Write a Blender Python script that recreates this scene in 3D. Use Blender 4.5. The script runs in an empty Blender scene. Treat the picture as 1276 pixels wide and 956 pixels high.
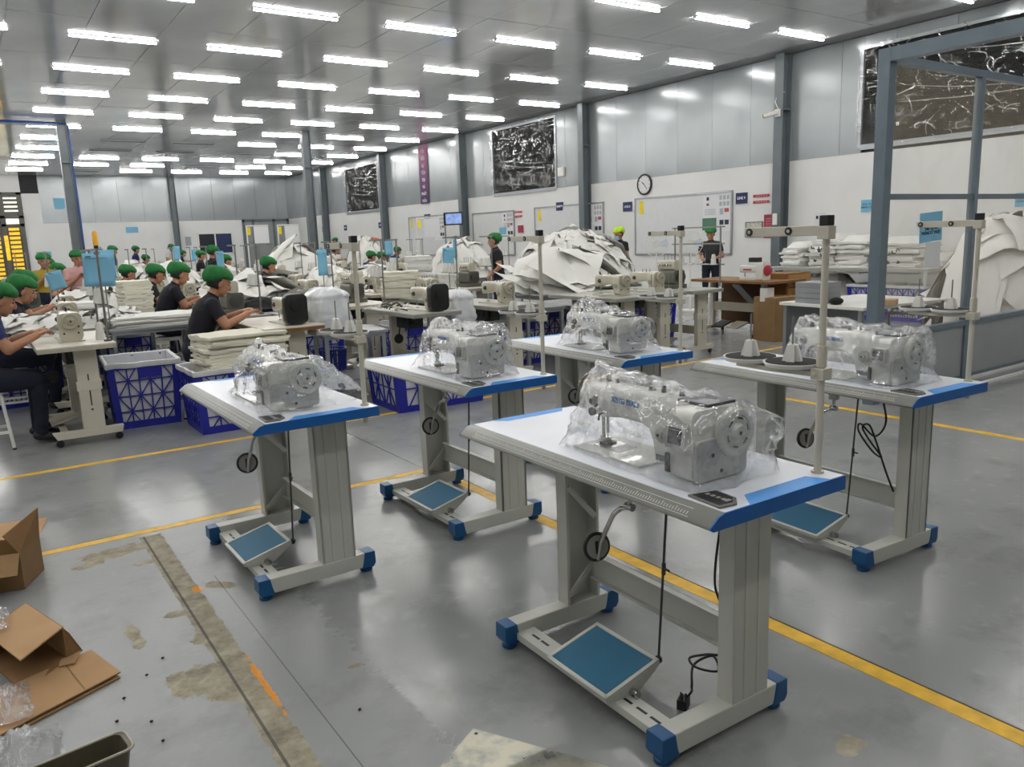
import bpy, bmesh, math, random
from mathutils import Vector, Matrix, noise
random.seed(7)
R = math.radians
scene = bpy.context.scene
col = scene.collection

# ---------------------------------------------------------------- camera
PITCH, ROLL, AZ = R(10.59), R(-2.075), R(34.073)
def rz(v, a):
    c, s = math.cos(a), math.sin(a)
    return Vector((c*v[0]-s*v[1], s*v[0]+c*v[1], v[2]))
_fw = Vector((0, math.cos(PITCH), -math.sin(PITCH)))
_up = Vector((0, math.sin(PITCH), math.cos(PITCH)))
_rt = Vector((1, 0, 0))
_cr = _rt*math.cos(ROLL) + _up*math.sin(ROLL)
_cu = _up*math.cos(ROLL) - _rt*math.sin(ROLL)
_x, _y, _z = rz(_cr, -AZ), rz(_cu, -AZ), rz(-_fw, -AZ)
cam_d = bpy.data.cameras.new('camera')
cam_d.sensor_fit = 'HORIZONTAL'; cam_d.sensor_width = 36.0; cam_d.lens = 979.8/1276*36.0
cam_d.clip_end = 200
cam = bpy.data.objects.new('camera', cam_d); col.objects.link(cam)
cam.matrix_world = Matrix(((_x[0], _y[0], _z[0], 0), (_x[1], _y[1], _z[1], 0), (_x[2], _y[2], _z[2], 1.482), (0, 0, 0, 1)))
scene.camera = cam

# ---------------------------------------------------------------- world, exposure (the hall is lit by its ceiling lamps alone)
w = bpy.data.worlds.new('hall_world'); scene.world = w; w.use_nodes = True
w.node_tree.nodes['Background'].inputs[0].default_value = (0.75, 0.85, 1, 1)
w.node_tree.nodes['Background'].inputs[1].default_value = 0.3
scene.view_settings.view_transform = 'Standard'; scene.view_settings.look = 'None'
scene.view_settings.gamma = 1.0; scene.view_settings.use_curve_mapping = False
scene.view_settings.exposure = 0.0
LAMP = 50.0

# ---------------------------------------------------------------- helpers
def lin(h):
    h = h.lstrip('#'); o = []
    for i in (0, 2, 4):
        c = int(h[i:i+2], 16)/255
        o.append(c/12.92 if c <= .04045 else ((c+.055)/1.055)**2.4)
    return (o[0], o[1], o[2], 1)

class NT:
    def __init__(s, name):
        s.m = bpy.data.materials.new(name); s.m.use_nodes = True
        s.t = s.m.node_tree; s.b = s.t.nodes['Principled BSDF']; s.out = s.t.nodes['Material Output']
    def n(s, typ, **kw):
        nd = s.t.nodes.new(typ)
        for k, v in kw.items():
            if k.startswith('i_'):
                key = k[2:]; key = int(key) if key.isdigit() else key.replace('_', ' ')
                nd.inputs[key].default_value = v
            else: setattr(nd, k, v)
        return nd
    def l(s, a, b): s.t.links.new(a, b)
    def coord(s, kind='Object'):
        if not hasattr(s, 'tc'): s.tc = s.n('ShaderNodeTexCoord')
        return s.tc.outputs[kind]
    def noise(s, scale, detail=3, rough=.5, kind='Object', vec=None):
        nd = s.n('ShaderNodeTexNoise'); nd.inputs['Scale'].default_value = scale
        nd.inputs['Detail'].default_value = detail; nd.inputs['Roughness'].default_value = rough
        s.l(vec if vec is not None else s.coord(kind), nd.inputs['Vector']); return nd
    def ramp(s, fac, stops):
        nd = s.n('ShaderNodeValToRGB'); cr = nd.color_ramp
        while len(cr.elements) < len(stops): cr.elements.new(.5)
        for e, (p, c) in zip(cr.elements, stops): e.position = p; e.color = c
        s.l(fac, nd.inputs[0]); return nd
    def mixc(s, fac, a, b, blend='MIX'):
        nd = s.n('ShaderNodeMix', data_type='RGBA', blend_type=blend)
        for i, v in ((0, fac), (6, a), (7, b)):
            if hasattr(v, 'links'): s.l(v, nd.inputs[i])
            elif isinstance(v, (int, float)): nd.inputs[i].default_value = v
            else: nd.inputs[i].default_value = v
        return nd.outputs[2]
    def math(s, op, a, b=0.0, clamp=False):
        nd = s.n('ShaderNodeMath', operation=op, use_clamp=clamp)
        for i, v in ((0, a), (1, b)):
            if hasattr(v, 'links'): s.l(v, nd.inputs[i])
            else: nd.inputs[i].default_value = v
        return nd.outputs[0]
    def bump(s, h, strength, dist=.01):
        nd = s.n('ShaderNodeBump'); nd.inputs['Strength'].default_value = strength; nd.inputs['Distance'].default_value = dist
        s.l(h, nd.inputs['Height']); s.l(nd.outputs[0], s.b.inputs['Normal']); return nd

MATS = {}
def mat(name, hexcol, rough=.5, metal=0.0, var=.06, vscale=6.0, bump=0.0, bscale=40.0, spec=.5, coat=0.0, emit=0.0):
    if name in MATS: return MATS[name]
    k = NT(name); c = lin(hexcol)
    nz = k.noise(vscale, 4)
    lo = tuple(max(0, x*(1-var)) for x in c[:3])+(1,); hi = tuple(min(1, x*(1+var)) for x in c[:3])+(1,)
    rp = k.ramp(nz.outputs['Fac'], [(.3, lo), (.7, hi)])
    k.l(rp.outputs[0], k.b.inputs['Base Color'])
    k.b.inputs['Roughness'].default_value = rough; k.b.inputs['Metallic'].default_value = metal
    k.b.inputs['Specular IOR Level'].default_value = spec; k.b.inputs['Coat Weight'].default_value = coat
    if bump:
        b = k.noise(bscale, 3); k.bump(b.outputs['Fac'], bump)
    if emit:
        k.l(rp.outputs[0], k.b.inputs['Emission Color']); k.b.inputs['Emission Strength'].default_value = emit
    MATS[name] = k.m; return k.m

class MB:
    def __init__(s): s.v = []; s.f = []; s.m = []
    def add(s, vs, fs, mi=0):
        o = len(s.v); s.v += [tuple(p) for p in vs]
        for f in fs: s.f.append([i+o for i in f]); s.m.append(mi)
        return s
    def box(s, x0, x1, y0, y1, z0, z1, mi=0, M=None):
        vs = [Vector(p) for p in ((x0,y0,z0),(x1,y0,z0),(x1,y1,z0),(x0,y1,z0),(x0,y0,z1),(x1,y0,z1),(x1,y1,z1),(x0,y1,z1))]
        if M is not None: vs = [M @ p for p in vs]
        return s.add(vs, [(0,3,2,1),(4,5,6,7),(0,1,5,4),(1,2,6,5),(2,3,7,6),(3,0,4,7)], mi)
    def ring(s, c, u, v, r, n): return [c+u*(r*math.cos(2*math.pi*i/n))+v*(r*math.sin(2*math.pi*i/n)) for i in range(n)]
    def cyl(s, p0, p1, r0, r1=None, n=12, mi=0, caps=True):
        p0, p1 = Vector(p0), Vector(p1); r1 = r0 if r1 is None else r1
        d = (p1-p0).normalized(); u = d.orthogonal().normalized(); v = d.cross(u)
        vs = s.ring(p0, u, v, r0, n)+s.ring(p1, u, v, r1, n)
        fs = [(i, (i+1) % n, n+(i+1) % n, n+i) for i in range(n)]
        if caps: fs += [tuple(range(n-1, -1, -1)), tuple(range(n, 2*n))]
        return s.add(vs, fs, mi)
    def tube(s, pts, r, n=8, mi=0, closed=False):
        pts = [Vector(p) for p in pts]; vs = []; N = len(pts); u = None
        for i, p in enumerate(pts):
            a = pts[i-1] if (i or closed) else p; b = pts[(i+1) % N] if (i < N-1 or closed) else p
            d = (b-a).normalized()
            u = d.orthogonal().normalized() if u is None else (u-d*u.dot(d)).normalized()
            rr = r[i] if isinstance(r, (list, tuple)) else r
            vs += s.ring(p, u, d.cross(u), rr, n)
        fs = []
        for i in range(N if closed else N-1):
            j = (i+1) % N
            fs += [(i*n+k, i*n+(k+1) % n, j*n+(k+1) % n, j*n+k) for k in range(n)]
        if not closed: fs += [tuple(range(n-1, -1, -1)), tuple(range((N-1)*n, N*n))]
        return s.add(vs, fs, mi)
    def prism(s, poly, a, b, axis='x', mi=0):
        n = len(poly)
        def P(q, t):
            return {'x': (t, q[0], q[1]), 'y': (q[0], t, q[1]), 'z': (q[0], q[1], t)}[axis]
        vs = [P(q, a) for q in poly]+[P(q, b) for q in poly]
        fs = [(i, (i+1) % n, n+(i+1) % n, n+i) for i in range(n)]+[tuple(range(n-1, -1, -1)), tuple(range(n, 2*n))]
        return s.add(vs, fs, mi)
    def lathe(s, prof, c=(0,0,0), n=16, axis='z', mi=0):
        c = Vector(c); vs = []; m = len(prof)
        for r, h in prof:
            for i in range(n):
                a = 2*math.pi*i/n; q = (r*math.cos(a), r*math.sin(a), h)
                if axis == 'x': q = (q[2], q[0], q[1])
                elif axis == 'y': q = (q[0], q[2], q[1])
                vs.append(c+Vector(q))
        fs = [(j*n+i, j*n+(i+1) % n, (j+1)*n+(i+1) % n, (j+1)*n+i) for j in range(m-1) for i in range(n)]
        fs += [tuple(range(n-1, -1, -1)), tuple(range((m-1)*n, m*n))]
        return s.add(vs, fs, mi)
    def ell(s, c, r, nu=14, nv=9, mi=0, M=None):
        c = Vector(c); vs = []; fs = []
        vs.append(Vector((0,0,-r[2])))
        for j in range(1, nv):
            t = -math.pi/2+math.pi*j/nv
            for i in range(nu):
                a = 2*math.pi*i/nu
                vs.append(Vector((r[0]*math.cos(t)*math.cos(a), r[1]*math.cos(t)*math.sin(a), r[2]*math.sin(t))))
        vs.append(Vector((0,0,r[2])))
        if M is not None: vs = [M @ p for p in vs]
        for i in range(nu):
            fs.append((0, 1+(i+1) % nu, 1+i))
            fs.append((len(vs)-1, 1+(nv-2)*nu+i, 1+(nv-2)*nu+(i+1) % nu))
        for j in range(nv-2):
            for i in range(nu):
                a = 1+j*nu+i; b = 1+j*nu+(i+1) % nu
                fs.append((a, b, b+nu, a+nu))
        return s.add([c+p for p in vs], fs, mi)
    def grid(s, fn, nu, nv, mi=0):
        vs = [fn(i/nu, j/nv) for j in range(nv+1) for i in range(nu+1)]
        fs = [(j*(nu+1)+i, j*(nu+1)+i+1, (j+1)*(nu+1)+i+1, (j+1)*(nu+1)+i) for j in range(nv) for i in range(nu)]
        return s.add(vs, fs, mi)
    def mesh(s, name, mats, smooth=False, bevel=0.0, seg=2, fixn=False):
        me = bpy.data.meshes.new(name); me.from_pydata(s.v, [], s.f)
        for i, p in enumerate(me.polygons): p.material_index = s.m[i]
        if bevel or fixn:
            bm = bmesh.new(); bm.from_mesh(me)
            if fixn: bmesh.ops.recalc_face_normals(bm, faces=bm.faces)
            if bevel:
                es = [e for e in bm.edges if len(e.link_faces) == 2 and e.calc_face_angle(0) > .5]
                bmesh.ops.bevel(bm, geom=es, offset=bevel, segments=seg, profile=.6, affect='EDGES', clamp_overlap=True)
            bm.to_mesh(me); bm.free()
        for m in (mats if isinstance(mats, (list, tuple)) else [mats]): me.materials.append(m)
        if smooth:
            me.shade_smooth()
            if smooth != 'all': me.set_sharp_from_angle(angle=R(38))
        me.update(); return me
    def build(s, name, mats, parent=None, loc=(0,0,0), rot=(0,0,0), smooth=False, bevel=0.0, seg=2, fixn=False, **tags):
        return link(name, s.mesh(name, mats, smooth, bevel, seg, fixn), parent, loc, rot, **tags)

def link(name, data, parent=None, loc=(0,0,0), rot=(0,0,0), **tags):
    o = bpy.data.objects.new(name, data); col.objects.link(o)
    o.location = loc; o.rotation_euler = rot
    if parent is not None: o.parent = parent
    return tag(o, **tags)
def tag(o, label=None, cat=None, group=None, kind=None):
    if label: o['label'] = label
    if cat: o['category'] = cat
    if group: o['group'] = group
    if kind: o['kind'] = kind
    return o
def thing(name, loc=(0,0,0), rotz=0, label=None, cat=None, group=None):
    return link(name, None, None, loc, (0,0,rotz), label=label, cat=cat, group=group)
KIDS = {}
def copy_tree(o, loc=None, rotz=None, parent=None, label=None, group=None, skip=()):
    c = o.copy(); col.objects.link(c)
    if parent is not None: c.parent = parent
    if loc is not None: c.location = loc
    if rotz is not None: c.rotation_euler = (0, 0, rotz)
    if label: c['label'] = label
    if group: c['group'] = group
    for ch in list(o.children):
        if ch.name.split('.')[0] in skip: continue
        copy_tree(ch, parent=c)
    return c
def text_mesh(body, size, m, name, parent=None, loc=(0,0,0), rot=(0,0,0), align='CENTER', depth=.0008, xs=1.0, bold=0.0, **tags):
    cu = bpy.data.curves.new(name, 'FONT'); cu.body = body; cu.size = size; cu.align_x = align; cu.align_y = 'CENTER'
    cu.extrude = depth; cu.offset = bold; cu.resolution_u = 3; cu.space_line = 1.0
    t = bpy.data.objects.new(name, cu); col.objects.link(t)
    dg = bpy.context.evaluated_depsgraph_get(); me = bpy.data.meshes.new_from_object(t.evaluated_get(dg))
    bpy.data.objects.remove(t); bpy.data.curves.remove(cu)
    me.materials.clear(); me.materials.append(m)
    if xs != 1.0:
        for v in me.vertices: v.co.x *= xs
    return link(name, me, parent, loc, rot, **tags)
def nz3(x, y, z=0.0): return noise.noise(Vector((x, y, z)))

# ---------------------------------------------------------------- shared materials
WHITE_TOP = mat('white_laminate', '#dfe3ea', .28, var=.02)
GREY_NOSE = mat('grey_moulding', '#75756f', .38, var=.04)
RULER = mat('ruler_print', '#c9c9c4', .5)
BLUE_TRIM = mat('blue_trim', '#0d5ca6', .42, var=.05)
BLUE_TOP = mat('blue_stripe', '#3f95e4', .4, var=.04)
BLUE_FOOT = mat('blue_plastic_foot', '#0f4f80', .4, var=.06)
TEAL_PAD = mat('teal_rubber', '#16607f', .62, var=.08, bump=.2, bscale=220)
STEEL_PAINT = mat('grey_painted_steel', '#bcbdb5', .36, var=.04)
CREAM = mat('cream_painted_metal', '#c6c1b2', .38, var=.05)
CREAM_DK = mat('aged_beige_paint', '#b0aa98', .45, var=.08)
MACHINE_W = mat('white_machine_enamel', '#d3d4ce', .25, var=.02, coat=.3)
MACHINE_OLD = mat('beige_machine_enamel', '#b9b4a2', .32, var=.05, coat=.2)
BLACK = mat('black_plastic', '#141414', .42, var=.1)
BLACK_FELT = mat('black_felt', '#1c1b1b', .9, var=.2, bump=.3, bscale=300)
CHROME = mat('polished_steel', '#b9b9b6', .2, 1.0, var=.04)
STEEL = mat('brushed_steel', '#8f8f8c', .36, .9, var=.08)
DARKMETAL = mat('dark_steel', '#4c4c49', .4, .6, var=.1)
WHITE_PL = mat('white_plastic', '#dddcd6', .4, var=.03)
SCREEN = mat('dark_display', '#232a30', .18, var=.2, coat=.5)
BLUE_INK = mat('blue_lettering', '#2a6cad', .5)
GREEN_CAP = mat('green_cap_fabric', '#1c6b31', .85, var=.25, vscale=14, bump=.3, bscale=60)
LIME_CAP = mat('lime_cap_fabric', '#a8cf1c', .8, var=.1)
GREY_CAP = mat('grey_cap_fabric', '#74726c', .85, var=.1)
NAVY = mat('dark_navy_knit', '#10111b', .88, var=.2)
ROYAL = mat('royal_blue_cotton', '#142457', .85, var=.2)
MUSTARD = mat('mustard_cotton', '#a08a2a', .85, var=.12)
PINK = mat('pink_cotton', '#c79a97', .85, var=.1)
CHARCOAL = mat('charcoal_cotton', '#343436', .88, var=.15)
WHITE_SH = mat('white_cotton', '#c9c9c6', .85, var=.05)
JEANS = mat('dark_denim', '#141a2c', .9, var=.25, vscale=30)
SKIN = mat('tan_skin', '#a9795c', .55, var=.06, vscale=18)
HAIR = mat('black_hair', '#15110f', .5, var=.2)
SHOE = mat('dark_shoe', '#1d1c1f', .6)
MASKC = mat('face_mask', '#8fb7cf', .8)
CLOTH = mat('white_fabric', '#dcdbd6', .85, var=.03, bump=.15, bscale=30)
CLOTH2 = mat('ivory_fabric', '#dcd9c8', .85, var=.04, bump=.15, bscale=30)
STRAP = mat('dark_webbing', '#4b4c4b', .85)
CRATE_BLUE = mat('blue_crate_plastic', '#1a2294', .42, var=.1)
LINER = mat('white_crate_liner', '#d0d1d3', .45, var=.05, bump=.2, bscale=12)
CARD = mat('brown_cardboard', '#876a45', .85, var=.07, vscale=9)
CARD_L = mat('pale_cardboard', '#ad8a62', .85, var=.06, vscale=9)
CARD_IN = mat('cardboard_inner_side', '#866540', .9, var=.08)
PAPER_BLUE = mat('sky_blue_paper', '#79b4d0', .8, var=.04)
PAPER_W = mat('white_paper', '#d9dadb', .8, var=.02)
COL_GREY = mat('grey_column_paint', '#5f676b', .4, var=.12, vscale=3)
BOOTH = mat('blue_grey_frame_paint', '#64737d', .38, var=.08)
BOOTH_P = mat('grey_sheet_panel', '#979b9c', .45, var=.08, vscale=2)
ALU = mat('aluminium', '#a4a7aa', .35, .7, var=.06)
NAVY_SIGN = mat('navy_sign', '#16194e', .5)
RED = mat('red_sign', '#b12a3c', .6)
CRIMSON = mat('crimson_sign', '#9c2c42', .6)
YELLOW = mat('yellow_plastic', '#e6cf1e', .45)
WOOD = mat('orange_brown_wood', '#7c5529', .5, var=.2, vscale=5)
WOOD_D = mat('dark_brown_panel', '#5a3818', .6, var=.2, vscale=4)
LAVENDER = mat('lavender_plastic', '#9a98c6', .45)
CONE_W = mat('thread_white', '#d8d7d0', .8, bump=.3, bscale=150)
ORANGE = mat('orange_cloth', '#d8582c', .8)
PURPLE = mat('dark_purple_cloth', '#4a2a55', .75, var=.2)
# ================================================================ the hall
XW, YB, ZC, ZCL = 13.37, 39.0, 4.68, 2.72      # right wall, back wall, ceiling, foot of the wall cladding
XL, YF = -6.4, -8.5

def floor_material():
    k = NT('grey_epoxy_floor'); P = k.coord('Object')
    big = k.noise(.55, 4, .6); fine = k.noise(9, 6, .62); scr = k.noise(38, 3, .7)
    base = k.ramp(big.outputs['Fac'], [(.25, lin('#838584')), (.75, lin('#939594'))]).outputs[0]
    sc = k.ramp(fine.outputs['Fac'], [(.57, (0,0,0,1)), (.72, (1,1,1,1))]).outputs[0]
    scm = k.math('MULTIPLY', sc, .30)
    base = k.mixc(scm, base, lin('#a6a7a3'))
    stain = k.ramp(k.noise(2.3, 7, .68).outputs['Fac'], [(.52, (0,0,0,1)), (.66, (1,1,1,1))]).outputs[0]
    base = k.mixc(k.math('MULTIPLY', stain, .42), base, lin('#666764'))
    sep = k.n('ShaderNodeSeparateXYZ'); k.l(P, sep.inputs[0]); X, Y = sep.outputs[0], sep.outputs[1]
    # bare concrete where the paint has peeled: each patch has its own ragged outline
    warp = k.noise(13, 9, .74); wv = k.math('MULTIPLY', k.math('SUBTRACT', warp.outputs['Fac'], .5), 2.6)
    patches = [(.42,4.21,.17,.075,.1),(.30,4.12,.08,.04,.3),(.52,3.97,.05,.03,0),(.345,3.22,.026,.13,.05),(.47,2.72,.11,.11,.3),(.55,2.60,.08,.09,0),
               (.745,3.475,.035,.07,.8),(.90,3.52,.05,.02,.4),(.53,3.30,.06,.035,0),(.56,3.02,.05,.05,0),(.95,2.46,.03,.015,0),
               (1.92,1.16,.05,.04,.5),(1.76,1.03,.03,.04,0),(2.85,2.95,.03,.02,0),(3.2,1.1,.02,.02,0)]
    m = None
    for cx, cy, rx, ry, an in patches:
        mp = k.n('ShaderNodeMapping', vector_type='TEXTURE'); k.l(P, mp.inputs[0])
        mp.inputs[1].default_value = (cx, cy, 0); mp.inputs[2].default_value = (0, 0, an); mp.inputs[3].default_value = (rx, ry, 1)
        vl = k.n('ShaderNodeVectorMath', operation='LENGTH'); k.l(mp.outputs[0], vl.inputs[0])
        d = k.math('ADD', vl.outputs[1], wv)
        q = k.math('LESS_THAN', d, 1.0)
        m = q if m is None else k.math('MAXIMUM', m, q)
    # a chased and refilled cable trench
    jag = k.math('MULTIPLY', k.math('SUBTRACT', k.noise(14, 4, .7).outputs['Fac'], .5), .05)
    Xj = k.math('ADD', X, jag)
    tr = k.math('MULTIPLY', k.math('GREATER_THAN', Xj, .552), k.math('LESS_THAN', Xj, .655))
    tr = k.math('MULTIPLY', tr, k.math('LESS_THAN', Y, 4.35))
    m = k.math('MAXIMUM', m, tr)
    conc = k.ramp(k.noise(11, 5, .7).outputs['Fac'], [(.3, lin('#6f6a5c')), (.5, lin('#958d7a')), (.72, lin('#b0a995'))]).outputs[0]
    colr = k.mixc(m, base, conc)
    # groove along the trench and hairline joints in the slab
    gr = k.math('MULTIPLY', k.math('LESS_THAN', k.math('ABSOLUTE', k.math('SUBTRACT', X, .572)), .005), k.math('LESS_THAN', Y, 4.35))
    j1 = k.math('MULTIPLY', k.math('LESS_THAN', k.math('ABSOLUTE', k.math('SUBTRACT', X, 2.30)), .004), k.math('GREATER_THAN', Y, 4.4))
    j2 = k.math('MULTIPLY', k.math('LESS_THAN', k.math('ABSOLUTE', k.math('SUBTRACT', X, .745)), .002), k.math('LESS_THAN', Y, 3.6))
    gg = k.math('MAXIMUM', k.math('MAXIMUM', gr, j1), j2)
    colr = k.mixc(k.math('MULTIPLY', gg, .75), colr, lin('#3a3a38'))
    # spilt orange paint along the trench edge
    op = k.n('ShaderNodeMapping', vector_type='TEXTURE'); k.l(P, op.inputs[0]); op.inputs[1].default_value = (.652, 2.55, 0); op.inputs[3].default_value = (.016, .24, 1)
    ol = k.n('ShaderNodeVectorMath', operation='LENGTH'); k.l(op.outputs[0], ol.inputs[0])
    o2 = k.n('ShaderNodeMapping', vector_type='TEXTURE'); k.l(P, o2.inputs[0]); o2.inputs[1].default_value = (.645, 3.5, 0); o2.inputs[3].default_value = (.022, .04, 1)
    o2l = k.n('ShaderNodeVectorMath', operation='LENGTH'); k.l(o2.outputs[0], o2l.inputs[0])
    om = k.math('MAXIMUM', k.math('LESS_THAN', k.math('ADD', ol.outputs[1], wv), .8), k.math('LESS_THAN', k.math('ADD', o2l.outputs[1], wv), .9))
    colr = k.mixc(om, colr, lin('#d98f2b'))
    # pale plaster droppings
    drp = k.ramp(k.noise(5.5, 6, .7).outputs['Fac'], [(.735, (0,0,0,1)), (.75, (1,1,1,1))]).outputs[0]
    near = k.math('MULTIPLY', k.math('LESS_THAN', Y, 5.2), k.math('LESS_THAN', X, 2.2))
    colr = k.mixc(k.math('MULTIPLY', drp, near), colr, lin('#b5b4ae'))
    k.l(colr, k.b.inputs['Base Color'])
    rr = k.math('ADD', .08, k.math('MULTIPLY', fine.outputs['Fac'], .24))
    worn = k.math('MULTIPLY', k.math('LESS_THAN', Y, 4.43), k.math('LESS_THAN', k.math('ADD', X, k.math('MULTIPLY', wv, .12)), 1.0))
    rr = k.math('ADD', rr, k.math('MULTIPLY', worn, .14))
    rr = k.math('ADD', rr, k.math('MULTIPLY', m, .5), True)
    k.l(rr, k.b.inputs['Roughness'])
    k.b.inputs['Specular IOR Level'].default_value = .55
    h = k.math('ADD', k.math('MULTIPLY', fine.outputs['Fac'], .5), k.math('ADD', k.math('MULTIPLY', scr.outputs['Fac'], .2), k.math('MULTIPLY', m, -.6)))
    k.bump(h, .16, .012)
    return k.m

MB().box(XL, XW+.3, YF, YB+.3, -.2, 0).build('floor', floor_material(), label='glossy grey epoxy factory floor with peeled concrete patches', kind='structure')

def ceiling_material():
    k = NT('polished_ceiling_sheet')
    nz = k.noise(.8, 4, .6); nf = k.noise(6, 4, .6)
    c = k.ramp(nz.outputs['Fac'], [(.3, lin('#cfd1d2')), (.7, lin('#dcdedf'))]).outputs[0]
    k.l(c, k.b.inputs['Base Color']); k.b.inputs['Metallic'].default_value = .3
    k.l(k.math('ADD', .06, k.math('MULTIPLY', nf.outputs['Fac'], .10)), k.b.inputs['Roughness'])
    mp = k.n('ShaderNodeMapping'); k.l(k.coord('Object'), mp.inputs[0]); mp.inputs[3].default_value = (1, .35, 1)
    b = k.noise(2.6, 3, .5, vec=mp.outputs[0]); k.bump(b.outputs['Fac'], .035, .1)
    return k.m
CEIL = ceiling_material()
DARK_GAP = mat('dark_joint', '#2c2d2d', .8)
ceil = MB().box(XL, XW+.3, YF, YB+.3, ZC+.012, ZC+.12).build('ceiling', mat('ceiling_back_sheet', '#8c8e8f', .4, .1), label='grey polished sheet-metal ceiling', kind='structure')
pm = MB().box(-.494, .494, -1.243, 1.243, 0, .014).mesh('ceiling_panel', CEIL)
rj = random.Random(3)
for j in range(-3, 11):
    y0 = 12.93+2.5*j
    for i in range(-3, 13):
        x0 = .87+1.0*i
        if x0+1 > XW+.4: continue
        o = link('ceiling_panel', pm, ceil, (x0+.5, y0+1.25, ZC), (R(rj.uniform(-.16, .16)), R(rj.uniform(-.16, .16)), 0))
        if x0+1 > XW: o.scale.x = (XW-x0)/1.0; o.location.x = (x0+XW)/2
        if y0+2.5 > YB: o.scale.y = max(.05, (YB-y0)/2.5); o.location.y = (y0+YB)/2

# ---- ceiling lamps
TUBE = NT('lit_tube'); _e = TUBE.n('ShaderNodeEmission'); _e.inputs[0].default_value = (1, .985, .96, 1); _e.inputs[1].default_value = LAMP*1.35
TUBE.l(_e.outputs[0], TUBE.out.inputs[0])
TUBE_OFF = mat('unlit_tube', '#55585a', .3)
lamp_body = MB().box(0, 1.21, -.024, .024, -.018, 0).box(-.012, 0, -.026, .026, -.042, 0).box(1.21, 1.222, -.026, .026, -.042, 0).mesh('lamp_housing', mat('lamp_housing_white', '#b9bbbb', .4))
prof = [(-.024, -.018), (-.024, -.032), (-.014, -.041), (.014, -.041), (.024, -.032), (.024, -.018)]
tube_on = MB().prism(prof, .004, 1.206, 'x').mesh('lamp_tube', TUBE.m)
tube_off = MB().prism(prof, .004, 1.206, 'x').mesh('lamp_tube', TUBE_OFF)
UNLIT = {(1,7),(1,8),(2,7),(2,8),(3,8),(3,10),(1,11)}
for j in range(-4, 12):
    for i in range(-3, 6):
        off = (i, j) in UNLIT
        lab = 'unlit linear lamp fixture on the far grey ceiling' if off else 'glowing white linear lamp fixed to the ceiling sheets'
        t = thing('ceiling_lamp', (1.689+1.983*i, 8.893+2.502*j, ZC), 0, lab, 'lamp', 'unlit ceiling lamps' if off else 'lit ceiling lamps in rows')
        link('lamp_housing', lamp_body, t); link('lamp_tube', tube_off if off else tube_on, t)

# ---- walls
PLASTER = mat('white_plaster', '#dededc', .75, var=.04, vscale=1.1, bump=.08, bscale=14)
def clad_material():
    k = NT('glossy_wall_sheet'); nz = k.noise(.7, 3)
    c = k.ramp(nz.outputs['Fac'], [(.3, lin('#8c9194')), (.7, lin('#999ea0'))]).outputs[0]
    k.l(c, k.b.inputs['Base Color']); k.b.inputs['Metallic'].default_value = .15
    k.b.inputs['Roughness'].default_value = .2
    b = k.noise(2.2, 2); k.bump(b.outputs['Fac'], .06, .1)
    return k.m
CLAD = clad_material()
wr = MB().box(XW, XW+.3, YF, YB+.3, 0, ZCL).box(XW+.03, XW+.3, YF, YB+.3, ZCL, ZC+.1, 1).build('wall_right', [PLASTER, DARK_GAP], label='white plaster wall with grey sheet cladding above', kind='structure')
wb = MB().box(XL, XW+.3, YB, YB+.3, 0, ZCL).box(XL, XW+.3, YB+.03, YB+.3, ZCL, ZC+.1, 1).build('wall_back', [PLASTER, DARK_GAP], label='far white wall with grey cladding above', kind='structure')
MB().box(XL-.3, XL, YF, YB+.3, 0, ZC+.1).build('wall_left', PLASTER, label='white left wall', kind='structure')
MB().box(XL, XW+.3, YF-.3, YF, 0, ZC+.1).build('wall_front', PLASTER, label='white wall behind the viewer', kind='structure')
WINS = [('window_1', 28.4, 31.5, 2.70, 4.42), ('window_2', 17.3, 20.33, 2.76, 4.55), ('window_3', 5.2, 8.43, 2.86, 4.46)]
wp = {}
def wall_panel(y0, y1, z0, z1):
    key = (round(y1-y0, 3), round(z1-z0, 3))
    if key not in wp: wp[key] = MB().box(-.004, .03, -(y1-y0)/2+.003, (y1-y0)/2-.003, 0, z1-z0).mesh('wall_panel', CLAD)
    link('wall_panel', wp[key], wr, (XW, (y0+y1)/2, z0), (0, R(rj.uniform(-.12, .12)), R(rj.uniform(-.2, .2))))
for n in range(-5, 31):
    y0 = 8.86+1.0*n; y1 = y0+1.0
    segs = [(y0, min(y1, YB))]
    for _, a, b, z0, z1 in WINS:
        nxt = []
        for p, q in segs:
            if q <= a or p >= b: nxt.append((p, q))
            else:
                if p < a: nxt.append((p, a))
                if q > b: nxt.append((b, q))
                wall_panel(max(p, a), min(q, b), z1, ZC) if ZC-z1 > .1 else None
        segs = nxt
    for p, q in segs:
        if q-p > .05: wall_panel(p, q, ZCL, ZC)
bp = MB().box(-.497, .497, -.004, .03, 0, ZC-ZCL).mesh('wall_panel', CLAD)
for i in range(11):
    link('wall_panel', bp, wb, (2.87+i+.5-.02, YB, ZCL), (R(rj.uniform(-.1, .1)), 0, R(rj.uniform(-.25, .25))))
MB().box(2.2, 2.86, YB-.012, YB+.02, 0, 3.95).build('wall_panel', PLASTER, wb)
MB().box(XL, 2.2, YB-.03, YB+.02, 4.0, ZC).build('wall_panel', PLASTER, wb)

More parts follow.
